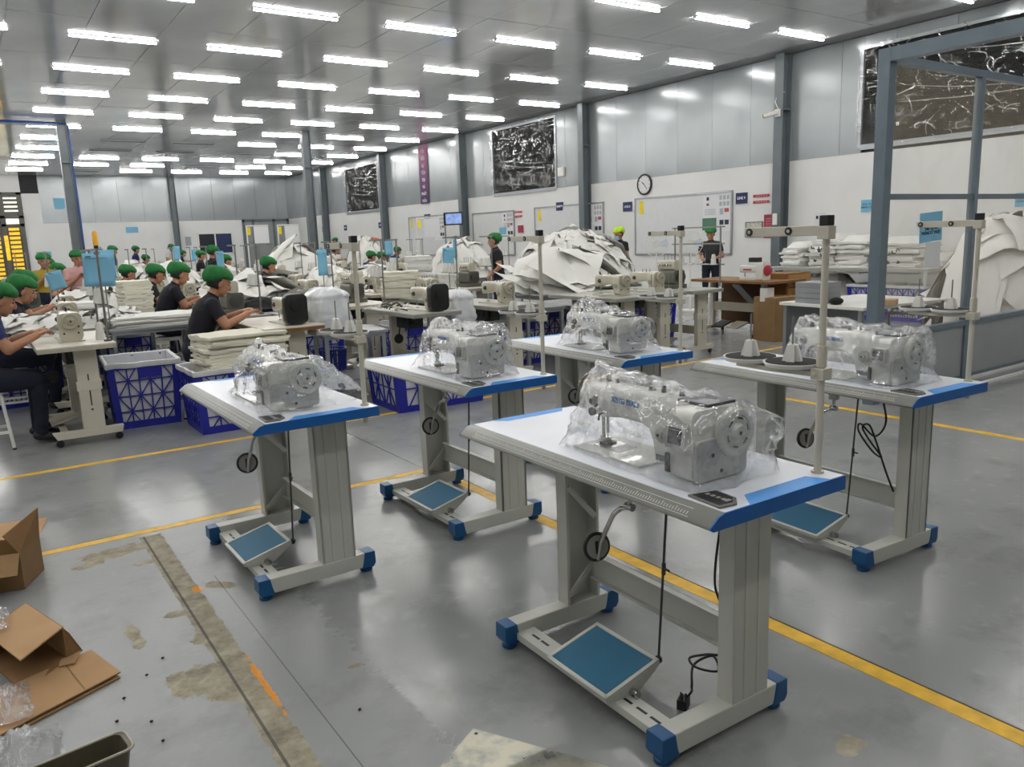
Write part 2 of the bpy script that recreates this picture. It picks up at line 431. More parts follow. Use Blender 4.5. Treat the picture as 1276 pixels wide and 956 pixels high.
FILM_DARK = NT('dark_pane'); FILM_DARK.b.inputs['Base Color'].default_value = lin('#1b1a17'); FILM_DARK.b.inputs['Roughness'].default_value = .85; FILM_DARK.b.inputs['Specular IOR Level'].default_value = .1
def film_material(name, haze, gloss=.10, scale=7.0, strength=.8, rough=.06, tint='#ffffff', face=.35, vein=1.6):
    k = NT(name); k.t.nodes.remove(k.b)
    tr = k.n('ShaderNodeBsdfTransparent'); gl = k.n('ShaderNodeBsdfGlossy'); df = k.n('ShaderNodeBsdfDiffuse'); tl = k.n('ShaderNodeBsdfTranslucent')
    gl.inputs['Roughness'].default_value = rough; gl.inputs[0].default_value = (1, 1, 1, 1)
    df.inputs[0].default_value = lin(tint); tl.inputs[0].default_value = lin(tint)
    tr.inputs[0].default_value = (.97, .975, .98, 1)
    a = k.noise(scale, 4, .55); b = k.noise(scale*2.7, 2, .5)
    rg = k.math('ABSOLUTE', k.math('SUBTRACT', a.outputs['Fac'], .5))     # ridged: folds
    h = k.math('ADD', k.math('MULTIPLY', rg, -1.6), k.math('MULTIPLY', b.outputs['Fac'], .35))
    bp_ = k.n('ShaderNodeBump'); bp_.inputs['Strength'].default_value = strength; bp_.inputs['Distance'].default_value = .03
    k.l(h, bp_.inputs['Height']); k.l(bp_.outputs[0], gl.inputs['Normal'])
    lw = k.n('ShaderNodeLayerWeight'); lw.inputs[0].default_value = .32; k.l(bp_.outputs[0], lw.inputs['Normal'])
    m1 = k.n('ShaderNodeMixShader'); k.l(df.outputs[0], m1.inputs[1]); k.l(tl.outputs[0], m1.inputs[2]); m1.inputs[0].default_value = .5
    m2 = k.n('ShaderNodeMixShader'); k.l(tr.outputs[0], m2.inputs[1]); k.l(m1.outputs[0], m2.inputs[2])
    cr = k.ramp(rg, [(0.0, (1,1,1,1)), (.05, (0,0,0,1))])
    k.l(k.math('ADD', haze, k.math('MULTIPLY', cr.outputs[0], haze*vein), True), m2.inputs[0])
    m3 = k.n('ShaderNodeMixShader'); k.l(m2.outputs[0], m3.inputs[1]); k.l(gl.outputs[0], m3.inputs[2])
    k.l(k.math('ADD', gloss, k.math('MULTIPLY', lw.outputs['Fresnel'], face), True), m3.inputs[0])
    k.l(m3.outputs[0], k.out.inputs[0]); return k.m
WIN_FILM = film_material('crinkled_window_film', .003, .03, 3.0, .25, .06, face=.04)
GLINT_FILM = film_material('glint_crease_film', .05, .30, 3.0, .1, .10, face=.3)  # glossier and whiter than the sheet, so the crease tubes show as highlight lines
for nm, a, b, z0, z1 in WINS:
    t = link(nm, MB().box(XW+.02, XW+.05, a, b, z0, z1).mesh(nm, FILM_DARK.m), kind='structure', label='dark blanked window under crinkled clear plastic sheet')
    fr = MB()
    for (p, q, r, s) in ((a-.05, a, z0-.05, z1+.05), (b, b+.05, z0-.05, z1+.05), (a, b, z0-.09, z0), (a, b, z1, z1+.05)): fr.box(XW-.03, XW+.05, p, q, r, s)
    fr.build('window_frame', ALU, t)
    sd = a
    def fn(u, v, a=a, b=b, z0=z0, z1=z1, sd=sd):
        y = a-.09+(b-a+.18)*u; z = z0-.06+(z1-z0+.14)*v
        n1 = nz3(y*1.3, z*3.2, sd); n2 = nz3(y*3.6+2*n1, z*6.0, sd+5); n3 = nz3(y*9, z*12+2*n2, sd+9)
        e = min(u, 1-u, v, 1-v); k = min(1, e/.06)
        return (XW-.055-k*(.03*n1+.10*abs(n2)+.022*abs(n3)), y, z)
    ps_ = MB().grid(fn, 90, 56).build('plastic_sheet', WIN_FILM, t, smooth='all')
    # creases of the slack sheet as added tubes, shaped to draw lamp glints
    fo = MB(); rf = random.Random(int(a*10))
    def crease(u0, v0, ang, ln, curl):
        pts = []; rr = []
        u_, v_ = u0, v0; n_ = 14
        for q in range(n_):
            if not (.01 < u_ < .99 and .01 < v_ < .99): break
            p_ = Vector(fn(u_, v_)); pts.append(p_+Vector((-.008, 0, 0))); rr.append(.002+.011*math.sin(math.pi*(q+.5)/n_)*rf.uniform(.5, 1.1))
            ang += curl*rf.uniform(-.2, 1.2)/n_*3; u_ += math.cos(ang)*ln/n_/(b-a); v_ += math.sin(ang)*ln/n_/(z1-z0)
        if len(pts) > 3: fo.tube(pts, rr[:len(pts)], 6)
    for q in range(95):
        band = rf.choice((.14, .2, .45, .55, .62, .85, .92)); crease(rf.random(), band+rf.uniform(-.1, .1), rf.choice((rf.uniform(-.5, .5), rf.uniform(.9, 2.2))), rf.uniform(.10, .42), rf.uniform(-2.6, 2.6))
    for v_ in (.33, .38, .70): crease(rf.uniform(.02, .2), v_, rf.uniform(-.1, .1), (b-a)*.7, .15)
    for q in range(60):
        e_ = rf.choice(((0, 1), (1, 0), (2, 1), (3, 0))); s_ = rf.random()
        u_, v_ = ((.012, s_), (s_, .985), (.988, s_), (s_, .015))[e_[0]]; crease(u_, v_, rf.uniform(0, 6.28), rf.uniform(.05, .16), rf.uniform(-2, 2))
    fo.build('glint_creases', GLINT_FILM, t, smooth='all', kind='stuff')

# ---- steel columns: rolled I-sections
def ibeam(name, x, y, depth=.25, wid=.2, z1=ZC, along='x', **tg):
    b = MB(); t = .016
    if along == 'x':
        b.box(-depth/2, -depth/2+t, -wid/2, wid/2, 0, z1); b.box(depth/2-t, depth/2, -wid/2, wid/2, 0, z1); b.box(-depth/2+t, depth/2-t, -.006, .006, 0, z1)
        b.box(-depth/2-.02, depth/2+.02, -wid/2-.02, wid/2+.02, 0, .02)
        b.box(-depth/2-.004, depth/2+.004, -wid/2-.004, wid/2+.004, z1-1.02, z1-.99)
    else:
        b.box(-wid/2, wid/2, -depth/2, -depth/2+t, 0, z1); b.box(-wid/2, wid/2, depth/2-t, depth/2, 0, z1); b.box(-.006, .006, -depth/2+t, depth/2-t, 0, z1)
        b.box(-wid/2-.02, wid/2+.02, -depth/2-.02, depth/2+.02, 0, .02)
    return b.build(name, COL_GREY, None, (x, y, 0), kind='structure', **tg)
for n, y in enumerate((4.05, 10.0, 15.93, 21.95, 27.75, 33.72)):
    ibeam('column', XW-.14, y, label=['grey steel wall column beside the booth', 'grey steel wall column carrying the camera', 'grey steel wall column near the clock', 'grey steel wall column right of the purple banner', 'grey steel wall column left of the purple banner', 'grey steel wall column nearest the far wall'][n])
c1 = ibeam('column', 2.35, 22.86, .22, .2, label='free-standing grey column with blue conduit', )
ibeam('column', 8.5, 22.75, .24, .2, label='free-standing grey column in the middle of the hall')
ibeam('column', 8.08, YB-.16, .24, .2, label='grey column standing against the far wall')
BLUE_PIPE = mat('blue_conduit', '#2a4a86', .4)
MB().tube([(.14, -.05, 0.02), (.14, -.05, ZC-.13), (.1, -.05, ZC-.08), (-8.6, -.05, ZC-.08)], .03, 8).build('conduit', BLUE_PIPE, c1)
MB().box(-8.6, -.1, -.12, -.08, ZC-.16, ZC-.12).build('cable_rail', COL_GREY, c1)

# ---- the far gate, its backlit yellow louvres, the far window, the far partition doors
BACKLIT = mat('backlit_yellow_pane', '#f2b51e', .5, var=.25, vscale=5, emit=.8)
DAY = mat('backlit_white_pane', '#f4efd2', .5, emit=1.3)
d1 = MB()
for x in (-.6, .62, 1.36, 2.02): d1.box(x, x+.16, YB-.10, YB-.02, 0, 4.0)
for z in (0, 2.62, 2.95, 3.9): d1.box(-.6, 2.18, YB-.10, YB-.02, z, z+.1)
d1 = d1.build('door_1', mat('gate_grey_paint', '#55564f', .5), label='grey framed gate with yellow backlit louvres in the far wall', kind='structure')
MB().box(-.6, 2.18, YB-.02, YB-.005, 0, 4.0).build('backing', DARKMETAL, d1)
pan = MB().box(-.22, .22, -.012, 0, -.055, .055).mesh('yellow_pane', BACKLIT)
for cx, sc in ((.05, 1), (1.04, 1.0), (1.78, .85)):
    for n in range(13):
        o = link('yellow_pane', pan, d1, (cx, YB-.022, .35+n*.18)); o.scale.x = sc
link('yellow_pane', MB().box(-.07, .07, -.012, 0, -.5, .5).mesh('yellow_pane', BACKLIT), d1, (1.44+.02, YB-.11, 1.75))
for n in range(4): link('louvre', MB().box(-.25, .25, -.01, 0, -.03, .03).mesh('louvre', DAY), d1, (1.8, YB-.03, 3.25+n*.17))
MB().box(1.55, 2.0, YB-.04, YB-.02, 2.72, 2.93).build('yellow_pane', DAY, d1)
w4 = MB().box(9.05, 10.55, YB-.012, YB-.004, 1.2, 2.1).build('window_4', mat('dark_far_pane', '#1d222b', .2), label='dark sliding window in the far white wall', kind='structure')
f4 = MB()
for q in ((9.0, 9.06, 1.15, 2.16), (10.54, 10.6, 1.15, 2.16), (9.0, 10.6, 2.1, 2.16), (9.0, 10.6, 1.15, 1.21), (9.76, 9.82, 1.2, 2.1)): f4.box(q[0], q[1], YB-.04, YB, q[2], q[3])
f4.build('window_frame', WHITE_PL, w4)
MB().box(9.84, 10.53, YB-.018, YB-.013, 1.21, 2.1).build('blue_blind', mat('navy_blind', '#1a2a55', .6), w4)
pd = MB()
for x in (11.1, 11.55, 12.55, 13.25): pd.box(x, x+.1, YB-.14, YB-.03, 0, 2.74)
for z in (2.62,): pd.box(11.1, 13.35, YB-.14, YB-.03, z, z+.12)
pd = pd.build('door_2', COL_GREY, label='grey framed partition doors in the far right corner', kind='structure')
for a, b in ((11.2, 11.55), (11.65, 12.55), (12.65, 13.25)): MB().box(a, b, YB-.09, YB-.06, 0, 2.62).build('door_panel', mat('pale_grey_door', '#8e9192', .4), pd)

# ---- painted floor lines
YPAINT = mat('yellow_floor_paint', '#dcae2e', .45, var=.22, vscale=12)
BLK_LINE = mat('dark_joint_filler', '#3a3934', .8)
def line(name, x0, x1, y0, y1, m, lab, z=.0015): MB().box(x0, x1, y0, y1, 0, z).build(name, m, label=lab, kind='structure')
line('trim_1', -3, 1.9, 6.13, 6.19, YPAINT, 'yellow floor line in front of the crates')
line('trim_2', -.6, 2.36, 4.40, 4.46, YPAINT, 'yellow floor line passing under the nearer tables')
line('trim_3', 2.30, 2.37, -1.0, 4.46, YPAINT, 'yellow floor line running behind the front table')
line('trim_4', 1.9, 8.6, 6.13, 6.19, YPAINT, 'yellow floor line in front of the cardboard box')
line('trim_5', 5.72, 5.79, 1.2, 4.5, YPAINT, 'yellow floor line beyond the right table')
line('trim_6', -.6, 2.3, 4.462, 4.468, BLK_LINE, 'dark slab joint along the yellow line', .001)
line('trim_7', 2.372, 2.379, -1.0, 4.46, BLK_LINE, 'dark slab joint behind the front table', .001)
line('trim_8', 7.0, 10.5, 3.41, 3.45, WHITE_PL, 'white floor strip along the booth', .02)
# ================================================================ the five new sewing tables
TH = .801      # height of the table tops
NEW = [  # x, y, yaw, words
    (1.668, 1.832, R(-91.1), 'foremost, beside the metal plate'),
    (1.075, 3.607, R(-89.5), 'next to the floor trench'),
    (2.063, 3.660, R(-89.9), 'where two yellow lines meet'),
    (3.115, 3.728, R(-92.1), 'beside the overlock line'),
    (3.276, 2.205, R(-93.0), 'before the glazed booth')]

HL, HW = .611, .267
NOSE = [(-HW, -.034), (-HW+.004, -.026), (-HW+.030, -.006), (-HW+.052, 0), (-HW+.058, -.002), (-HW+.058, -.040), (-HW+.012, -.040)]

def new_table():
    t = thing('sewing_table', label='x', cat='table', group='new white-topped sewing tables with blue trim')
    top = MB().box(-HL+.003, HL-.003, -HW+.058, HW, TH-.040, TH).build('tabletop', WHITE_TOP, t, bevel=.002)
    MB().prism([(a, TH+b) for a, b in NOSE], -HL, HL-.003, 'x').build('front_moulding', GREY_NOSE, top, smooth=True, bevel=.0015)
    rl = MB()
    def onnose(y): return TH-.006+(y+HW-.030)/.022*.006+.0004 if y > -HW+.030 else TH-.026+(y+HW-.004)/.026*.020+.0006
    ya, yb = -HW+.012, -HW+.028
    for n in range(105):
        x = -.52+n*.01; y2 = ya+(.012 if n % 5 == 0 else .008)
        rl.add([(x-.0012, ya, onnose(ya)), (x+.0012, ya, onnose(ya)), (x+.0012, y2, onnose(y2)), (x-.0012, y2, onnose(y2))], [(0, 1, 2, 3)])
    for y in (ya-.004, yb+.001): rl.add([(-.53, y-.0006, onnose(y-.0006)), (.53, y-.0006, onnose(y-.0006)), (.53, y+.0006, onnose(y+.0006)), (-.53, y+.0006, onnose(y+.0006))], [(0, 1, 2, 3)])
    rl.build('ruler_scale', RULER, top, kind='stuff')
    endp = [(a, TH+b) for a, b in NOSE[:4]]+[(HW, TH), (HW, TH-.040), (-HW+.012, TH-.040)]
    MB().prism(endp, HL-.003, HL+.002, 'x').build('end_trim', BLUE_TRIM, top)
    MB().prism(endp, -HL-.001, -HL+.003, 'x').build('end_trim', BLUE_TRIM, top)
    MB().add([(.55, -.075, TH+.0006), (.612, -.125, TH+.0006), (.612, .205, TH+.0006), (.55, .175, TH+.0006)], [(0, 1, 2, 3)]).build('blue_stripe', BLUE_TOP, top)
    MB().add([(-.612, -.13, TH+.0006), (-.56, -.085, TH+.0006), (-.56, .17, TH+.0006), (-.612, .21, TH+.0006)], [(0, 1, 2, 3)]).build('blue_stripe', BLUE_TOP, top)
    cp = MB().prism([(.468, -.196), (.49, -.112), (.562, -.118), (.592, -.15), (.585, -.205)], TH, TH+.006, 'z').build('control_panel', mat('panel_grey_rim', '#6c6c6a', .4), t, bevel=.0015)
    MB().prism([(.478, -.19), (.494, -.12), (.556, -.126), (.58, -.152), (.576, -.196)], TH+.006, TH+.0068, 'z').build('keypad', BLACK, cp)
    GB = mat('grey_buttons', '#9b9b98', .5)
    for n in range(4): MB().box(.495+n*.018, .505+n*.018, -.162, -.150, TH+.0068, TH+.008).build('button', GB, cp)
    MB().box(.56, .572, -.165, -.145, TH+.0068, TH+.008).build('button', GB, cp)
    for s in (-1, 1):
        a = .40*s
        leg = MB()
        y0, y1 = .035, .190; w_ = .030
        leg.box(a-w_, a+w_, y0, y0+.012, .092, TH-.04); leg.box(a-w_, a+w_, y1-.012, y1, .092, TH-.04)
        leg.box(a+(w_-.006 if s > 0 else -w_), a+(w_ if s > 0 else -w_+.006), y0, y1, .092, TH-.04)
        for yr in (y0+.045, y1-.055): leg.box(a+s*w_-.0005, a+s*w_+.0025, yr, yr+.012, .1, TH-.05) if s > 0 else None
        lg = leg.build('leg_column', STEEL_PAINT, t, bevel=.002)
        if s < 0:   # the open inner side of the far column shows its two diagonal braces
            br = MB(); q = a+w_-.006
            for (p0, p1) in (((y0+.01, .56), (y1-.015, .42)), ((y1-.015, .25), (y0+.01, .13))):
                d = Vector((0, p1[0]-p0[0], p1[1]-p0[1])).normalized(); nn = Vector((0, -d.z, d.y))*.011
                A = Vector((q, p0[0], p0[1])); B = Vector((q, p1[0], p1[1]))
                br.add([A-nn, B-nn, B+nn, A+nn, A-nn+Vector((.006,0,0)), B-nn+Vector((.006,0,0)), B+nn+Vector((.006,0,0)), A+nn+Vector((.006,0,0))], [(0,3,2,1),(4,5,6,7),(0,1,5,4),(1,2,6,5),(2,3,7,6),(3,0,4,7)])
                br.build('brace', STEEL_PAINT, lg); br = MB()
        MB().box(a-.10, a+.10, y0-.01, y1+.03, TH-.046, TH-.040).build('top_plate', STEEL_PAINT, lg)
        ft = MB().box(a-.032, a+.032, -.235, .265, .028, .094).build('foot_beam', STEEL_PAINT, t, bevel=.004)
        for yy, sg in ((-.235, -1), (.265, 1)):
            c = MB().prism([(yy-sg*.034, .096), (yy+sg*.016, .096), (yy+sg*.018, .040), (yy+sg*.006, .022), (yy-sg*.052, .022), (yy-sg*.044, .045)], a-.035, a+.035, 'x').build('foot_cap', BLUE_FOOT, ft, bevel=.004, fixn=True)
            MB().lathe([(.024, 0), (.028, .004), (.028, .014), (.018, .022)], (a, yy-sg*.018, 0), 16).build('levelling_foot', BLUE_FOOT, ft, smooth=True)
    st = MB(); y = .160
    st.box(-.40+.03, .40-.024, y, y+.006, .178, .282); st.box(-.37, .376, y-.02, y+.006, .275, .282); st.box(-.37, .376, y-.02, y+.006, .178, .185)
    st.build('stretcher', STEEL_PAINT, t, bevel=.001)
    bar = MB().box(-.37, .37, -.20, -.13, .055, .062).box(-.37, .37, -.204, -.198, .036, .062).box(-.37, .37, -.132, -.126, .036, .062).build('pedal_bar', STEEL_PAINT, t, bevel=.001)
    for x in (-.30, -.245, .19, .255, .315): MB().box(x-.022, x+.022, -.170, -.160, .062, .0626).build('slot', BLACK, bar)
    # treadle, tilted back
    Mt = Matrix.Translation((.02, -.125, .105)) @ Matrix.Rotation(R(14), 4, 'X')
    fr = MB(); A, B = .155, .115
    fr.box(-A, A, -B, B, -.006, .006, 0, Mt)
    for q in ((-A, -A+.014, -B, B), (A-.014, A, -B, B), (-A, A, -B, -B+.014), (-A, A, B-.014, B)): fr.box(*q, .006, .011, 0, Mt)
    fr.prism([(-B, -.006), (B, -.006), (.02, -.045), (-.02, -.045)], A-.004, A, 'x')
    for k in range(len(fr.v)-8, len(fr.v)): fr.v[k] = tuple(Mt @ Vector(fr.v[k]))
    pd_ = fr.build('treadle', STEEL_PAINT, t, bevel=.0012)
    MB().box(-A+.016, A-.016, -B+.016, B-.016, .006, .0095, 0, Mt).build('treadle_pad', TEAL_PAD, pd_)
    MB().cyl((.178, -.135, .075), (.205, -.135, .075), .014, n=12).build('hinge_bolt', CHROME, bar)
    MB().cyl((-.165, -.135, .075), (-.14, -.135, .075), .014, n=12).build('hinge_bolt', CHROME, bar)
    rod = MB().cyl((.155, .0, .135), (.175, .02, TH-.08), .004, n=8).cyl((.166, .011, .42), (.1665, .0115, .46), .007, n=8).cyl((.166, .011, .44), (.19, .011, .44), .004, n=6).build('treadle_rod', DARKMETAL, t)
    MB().ell((.155, -.002, .128), (.014, .014, .014), 10, 6).build('rod_joint', BLACK, rod, smooth=True)
    # knee lifter
    kn = MB().tube([(.135, -.10, TH-.05), (.135, -.10, .655), (.10, -.105, .645), (.07, -.11, .62), (.03, -.13, .52), (.022, -.135, .46)], .008, 8).box(.118, .152, -.115, -.085, TH-.10, TH-.04).cyl((.12, -.1, .66), (.15, -.1, .66), .012, n=10).build('knee_lever', CHROME, t, smooth=True)
    kp = MB().lathe([(.036, -.006), (.046, -.004), (.048, .004), (.044, .008), (.012, .008)], (0, 0, 0), 24, 'x').build('knee_pad', BLACK, kn, (.012, -.133, .50), (0, R(-8), R(-12)), smooth=True)
    MB().cyl((.008, 0, 0), (.0095, 0, 0), .038, n=22).build('pad_face', mat('knee_pad_face', '#8b8b87', .6), kp)
    MB().box(.0095, .012, -.008, .008, -.02, .02).build('clamp_plate', BLACK, kp)
    MB().cyl((.548, .232, TH-.075), (.548, .232, TH-.04), .0105, n=12).build('pole_socket', CREAM, t, smooth=True)
    MB().box(-.34, -.12, -.07, .08, TH-.085, TH-.04).box(.22, .34, -.03, .12, TH-.08, TH-.04).build('under_box', mat('grey_plastic_case', '#5d5d5a', .5), t, bevel=.008)
    return t

def thread_stand():
    s = thing('thread_stand', label='x', cat='thread stand', group='thread stands of the new tables')
    x, y = .548, .232
    p = MB().cyl((x, y, TH), (x, y, 1.12), .0105, n=14).cyl((x, y, 1.12), (x, y, 1.485), .0095, n=14).build('pole', CREAM, s, smooth=True)
    MB().cyl((x, y, TH), (x, y, TH+.006), .018, n=16).build('collar', CREAM, p, smooth=True)
    MB().box(x-.014, x+.014, y-.014, y+.014, 1.480, 1.508).build('end_cap', BLACK, p, bevel=.003)
    arm = MB().box(x-.27, x+.004, y-.006, y+.006, 1.455, 1.482).box(x-.018, x+.018, y-.016, y+.016, 1.445, 1.480).build('top_arm', CREAM, s, bevel=.002)
    for q in (.25, .115): MB().lathe([(.006, -.009), (.011, -.009), (.011, .009), (.006, .009)], (x-q, y, 1.469), 12, 'y').lathe([(.0055, -.0095), (.0055, .0095)], (x-q, y, 1.469), 10, 'y', 1).build('thread_eye', [BLACK, CHROME], arm, smooth=True)
    br = MB().box(x-.02, x+.02, y-.02, y+.02, 1.066, 1.098).cyl((x, y, 1.10), (x, y, 1.16), .014, n=14).prism([(x-.02, y-.02), (x-.02, y+.02), (x-.16, y+.03), (x-.28, y+.02), (x-.28, y-.02), (x-.16, y-.03)], 1.074, 1.088, 'z').cyl((x-.005, y-.02, 1.082), (x-.005, y-.028, 1.082), .006, n=8).build('bracket', CREAM, s, bevel=.002, fixn=True)
    for q in (.095, .243):
        d = MB().lathe([(.010, -.012), (.074, -.010), (.080, 0), (.079, .003), (.076, .001), (.01, 0)], (x-q, y, 1.104), 28).build('spool_tray', WHITE_PL, s, smooth=True)
        MB().cyl((x-q, y, 1.104), (x-q, y, 1.1075), .073, n=28).build('felt_pad', BLACK_FELT, d)
        cn = MB()
        for k in range(4):
            a = k*math.pi/2+.4; c, sn = math.cos(a), math.sin(a)
            Mq = Matrix.Translation((x-q, y, 1.107)) @ Matrix.Rotation(a, 4, 'Z')
            cn.add([Mq @ Vector(v) for v in ((.010, -.012, 0), (.026, -.012, 0), (.026, .012, 0), (.010, .012, 0), (.004, -.008, .046), (.014, -.008, .046), (.014, .008, .046), (.004, .008, .046))], [(0,3,2,1),(4,5,6,7),(0,1,5,4),(1,2,6,5),(2,3,7,6),(3,0,4,7)])
        cn.cyl((x-q, y, 1.11), (x-q, y, 1.155), .009, n=10).build('spool_cone', WHITE_PL, d, smooth=False)
        MB().cyl((x-q, y, 1.15), (x-q, y, 1.232), .0028, n=8).build('spool_pin', STEEL, d, smooth=True)
    return s

def rbox(b, x0, x1, y0, y1, z0, z1, r=.02, n=4, axis='x', mi=0):
    """rounded-rectangle bar along an axis"""
    P = []
    def corner(cx, cy, a0):
        for k in range(n+1):
            a = a0+math.pi/2*k/n; P.append((cx+r*math.cos(a), cy+r*math.sin(a)))
    if axis == 'x': u0, u1, v0, v1, a, c = y0, y1, z0, z1, x0, x1
    elif axis == 'y': u0, u1, v0, v1, a, c = x0, x1, z0, z1, y0, y1
    else: u0, u1, v0, v1, a, c = x0, x1, y0, y1, z0, z1
    corner(u1-r, v1-r, 0); corner(u0+r, v1-r, math.pi/2); corner(u0+r, v0+r, math.pi); corner(u1-r, v0+r, 1.5*math.pi)
    return b.prism(P, a, c, axis, mi)

def new_machine():
    m = thing('sewing_machine', label='x', cat='sewing machine', group='new plastic-wrapped sewing machines')
    Z = TH
    MB().box(-.108, .205, -.125, .055, Z, Z+.008).build('bed', MACHINE_W, m, bevel=.002)
    MB().box(-.085, .0, -.075, .01, Z+.008, Z+.0095).build('needle_plate', CHROME, m, bevel=.0005)
    MB().box(.005, .055, -.075, .01, Z+.008, Z+.009).build('slide_plate', STEEL, m)
    b = MB()   # arm: loft of rounded sections from the face to the pillar
    secs = [(-.108, -.050, .028, .108, .196), (-.10, -.056, .034, .100, .204), (-.05, -.058, .036, .098, .208), (.05, -.060, .038, .112, .208), (.14, -.064, .042, .112, .209), (.185, -.07, .048, .100, .21), (.212, -.078, .055, .06, .21), (.228, -.084, .062, .008, .208), (.33, -.09, .07, .008, .207)]
    ns = 24; vs = []
    for (x, y0, y1, z0, z1) in secs:
        cy, cz, ry, rz_ = (y0+y1)/2, (z0+z1)/2, (y1-y0)/2, (z1-z0)/2
        for i in range(ns):
            a = 2*math.pi*i/ns; c, s = math.cos(a), math.sin(a); e = .38
            vs.append((x, cy+ry*math.copysign(abs(c)**e, c), Z+cz+rz_*math.copysign(abs(s)**e, s)))
    fs = [(j*ns+i, j*ns+(i+1) % ns, (j+1)*ns+(i+1) % ns, (j+1)*ns+i) for j in range(len(secs)-1) for i in range(ns)]
    fs += [tuple(range(ns-1, -1, -1)), tuple(range((len(secs)-1)*ns, len(secs)*ns))]
    b.add(vs, fs); arm = b.build('arm', MACHINE_W, m, smooth=True, fixn=True)
    rbox(MB(), -.118, -.106, -.046, .024, Z+.104, Z+.192, .014).build('face_plate', MACHINE_W, m, smooth=True)
    # drive housing with display box
    h = MB(); rbox(h, .325, .412, -.125, .088, Z+.004, Z+.203, .026, 5)
    hs = h.build('motor_housing', MACHINE_W, m, smooth=True, bevel=.004)
    rbox(MB(), .412, .424, -.118, .082, Z+.006, Z+.12, .016, 4).build('end_cover', mat('grey_end_cover', '#bdbeb9', .35), m, smooth=True)
    for (yy, zz) in ((-.055, .075), (.03, .075), (-.02, .026)): MB().cyl((.424, yy, Z+zz), (.4255, yy, Z+zz), .006, n=10).build('screw', BLACK, hs)
    # panel on the pillar front
    pn = MB().prism([(-.125, Z+.10), (-.125, Z+.165), (-.142, Z+.158), (-.150, Z+.10)], .335, .405, 'x').build('display_unit', mat('pale_grey_case', '#b5b6b2', .4), m, bevel=.002, fixn=True)
    MB().add([(.344, -.1490, Z+.112), (.396, -.1490, Z+.112), (.396, -.1432, Z+.150), (.344, -.1432, Z+.150)], [(0, 1, 2, 3)]).build('screen', SCREEN, pn)
    for n in range(6): MB().add([(.346+n*.008, -.1432, Z+.152), (.352+n*.008, -.1432, Z+.152), (.352+n*.008, -.1422, Z+.157), (.346+n*.008, -.1422, Z+.157)], [(0, 1, 2, 3)]).build('key', BLACK, pn)
    # stitch dial
    dl = MB().lathe([(.026, 0), (.026, -.012), (.02, -.016), (.012, -.017), (.012, -.026), (.004, -.026)], (.272, -.088, Z+.112), 20, 'y').build('stitch_dial', mat('dial_grey', '#a9a9a2', .35), m, smooth=True)
    MB().cyl((.272, -.114, Z+.112), (.272, -.1155, Z+.112), .005, n=10).build('dial_hub', BLACK, dl)
    MB().add([(.236, -.0862, Z+.112), (.25, -.0862, Z+.112), (.243, -.0862, Z+.126)], [(0, 1, 2)]).build('warning_sticker', YELLOW, m)
    MB().box(.235, .285, -.0872, -.0862, Z+.028, Z+.046).build('nameplate', mat('nameplate_dark', '#555a66', .4), m)
    rbox(MB(), .318, .332, -.132, -.120, Z+.02, Z+.075, .004).build('reverse_lever', BLACK, m, smooth=True)
    # hand wheel with slots
    wl = MB().lathe([(.02, -.012), (.066, -.012), (.071, -.006), (.071, .010), (.064, .016), (.050, .016), (.046, .012), (.028, .013), (.022, .02), (.02, .024), (.006, .024)], (.424, .0, 0), 40, 'x').build('handwheel', MACHINE_W, m, (0, .028, Z+.128), smooth=True)
    for n in range(6):
        sl = MB(); a = n*math.pi/3+.3
        pts = [(.4385, .038*math.cos(a+d), .038*math.sin(a+d)) for d in (-.26, -.13, 0, .13, .26)]
        pts2 = [(.4385, .043*math.cos(a+d), .043*math.sin(a+d)) for d in (.26, .13, 0, -.13, -.26)]
        sl.add(pts+pts2, [tuple(range(10))]); sl.build('wheel_slot', BLACK, wl)
    MB().cyl((.448, 0, 0), (.4487, 0, 0), .006, n=12).build('wheel_hub', BLACK, wl)
    # needle side
    nb = MB().cyl((-.048, -.028, Z+.10), (-.048, -.028, Z+.045), .005, n=10).cyl((-.048, -.028, Z+.05), (-.048, -.028, Z+.012), .0015, n=6).cyl((-.070, -.028, Z+.10), (-.070, -.028, Z+.03), .006, n=10).box(-.078, -.04, -.036, -.02, Z+.014, Z+.03).build('needle_bar', CHROME, m, smooth=True)
    MB().box(-.066, -.03, -.05, -.006, Z+.0095, Z+.015).build('presser_foot', BLACK, nb)
    MB().tube([(-.02, -.06, Z+.125), (-.02, -.085, Z+.12), (-.02, -.09, Z+.10)], .004, 6).lathe([(.004, 0), (.018, 0), (.020, -.006), (.012, -.014), (.012, -.022), (.004, -.024)], (-.07, -.056, Z+.15), 16, 'y').lathe([(.004, 0), (.014, 0), (.014, -.012), (.004, -.016)], (-.085, -.056, Z+.115), 14, 'y').build('tension_disc', DARKMETAL, m, smooth=True)
    for (x, y, r, hh) in ((-.075, 0, .009, .02), (-.03, .0, .006, .012), (.14, -.01, .012, .012), (.19, -.01, .008, .02), (.255, .0, .010, .012)): MB().cyl((x, y, Z+.205), (x, y, Z+.21+hh), r, r*.8, 10).build('oil_cap', DARKMETAL, m, smooth=True)
    MB().tube([(-.09, -.02, Z+.205), (-.09, -.02, Z+.235), (-.06, -.02, Z+.235), (-.06, -.02, Z+.205)], .002, 6).build('thread_guide', CHROME, m, smooth=True)
    rbox(MB(), .285, .40, -.05, .06, Z+.200, Z+.2115, .004, 3).build('top_plug_cover', mat('dark_window_cover', '#3d4146', .3), m, smooth=True)
    text_mesh('XING BIAO', .026, BLUE_INK, 'lettering', m, (.078, -.0655, Z+.170), (R(90), 0, R(-2.2)), depth=.001, xs=1.0, bold=.0006)
    # power lead tucked under the bed
    return m

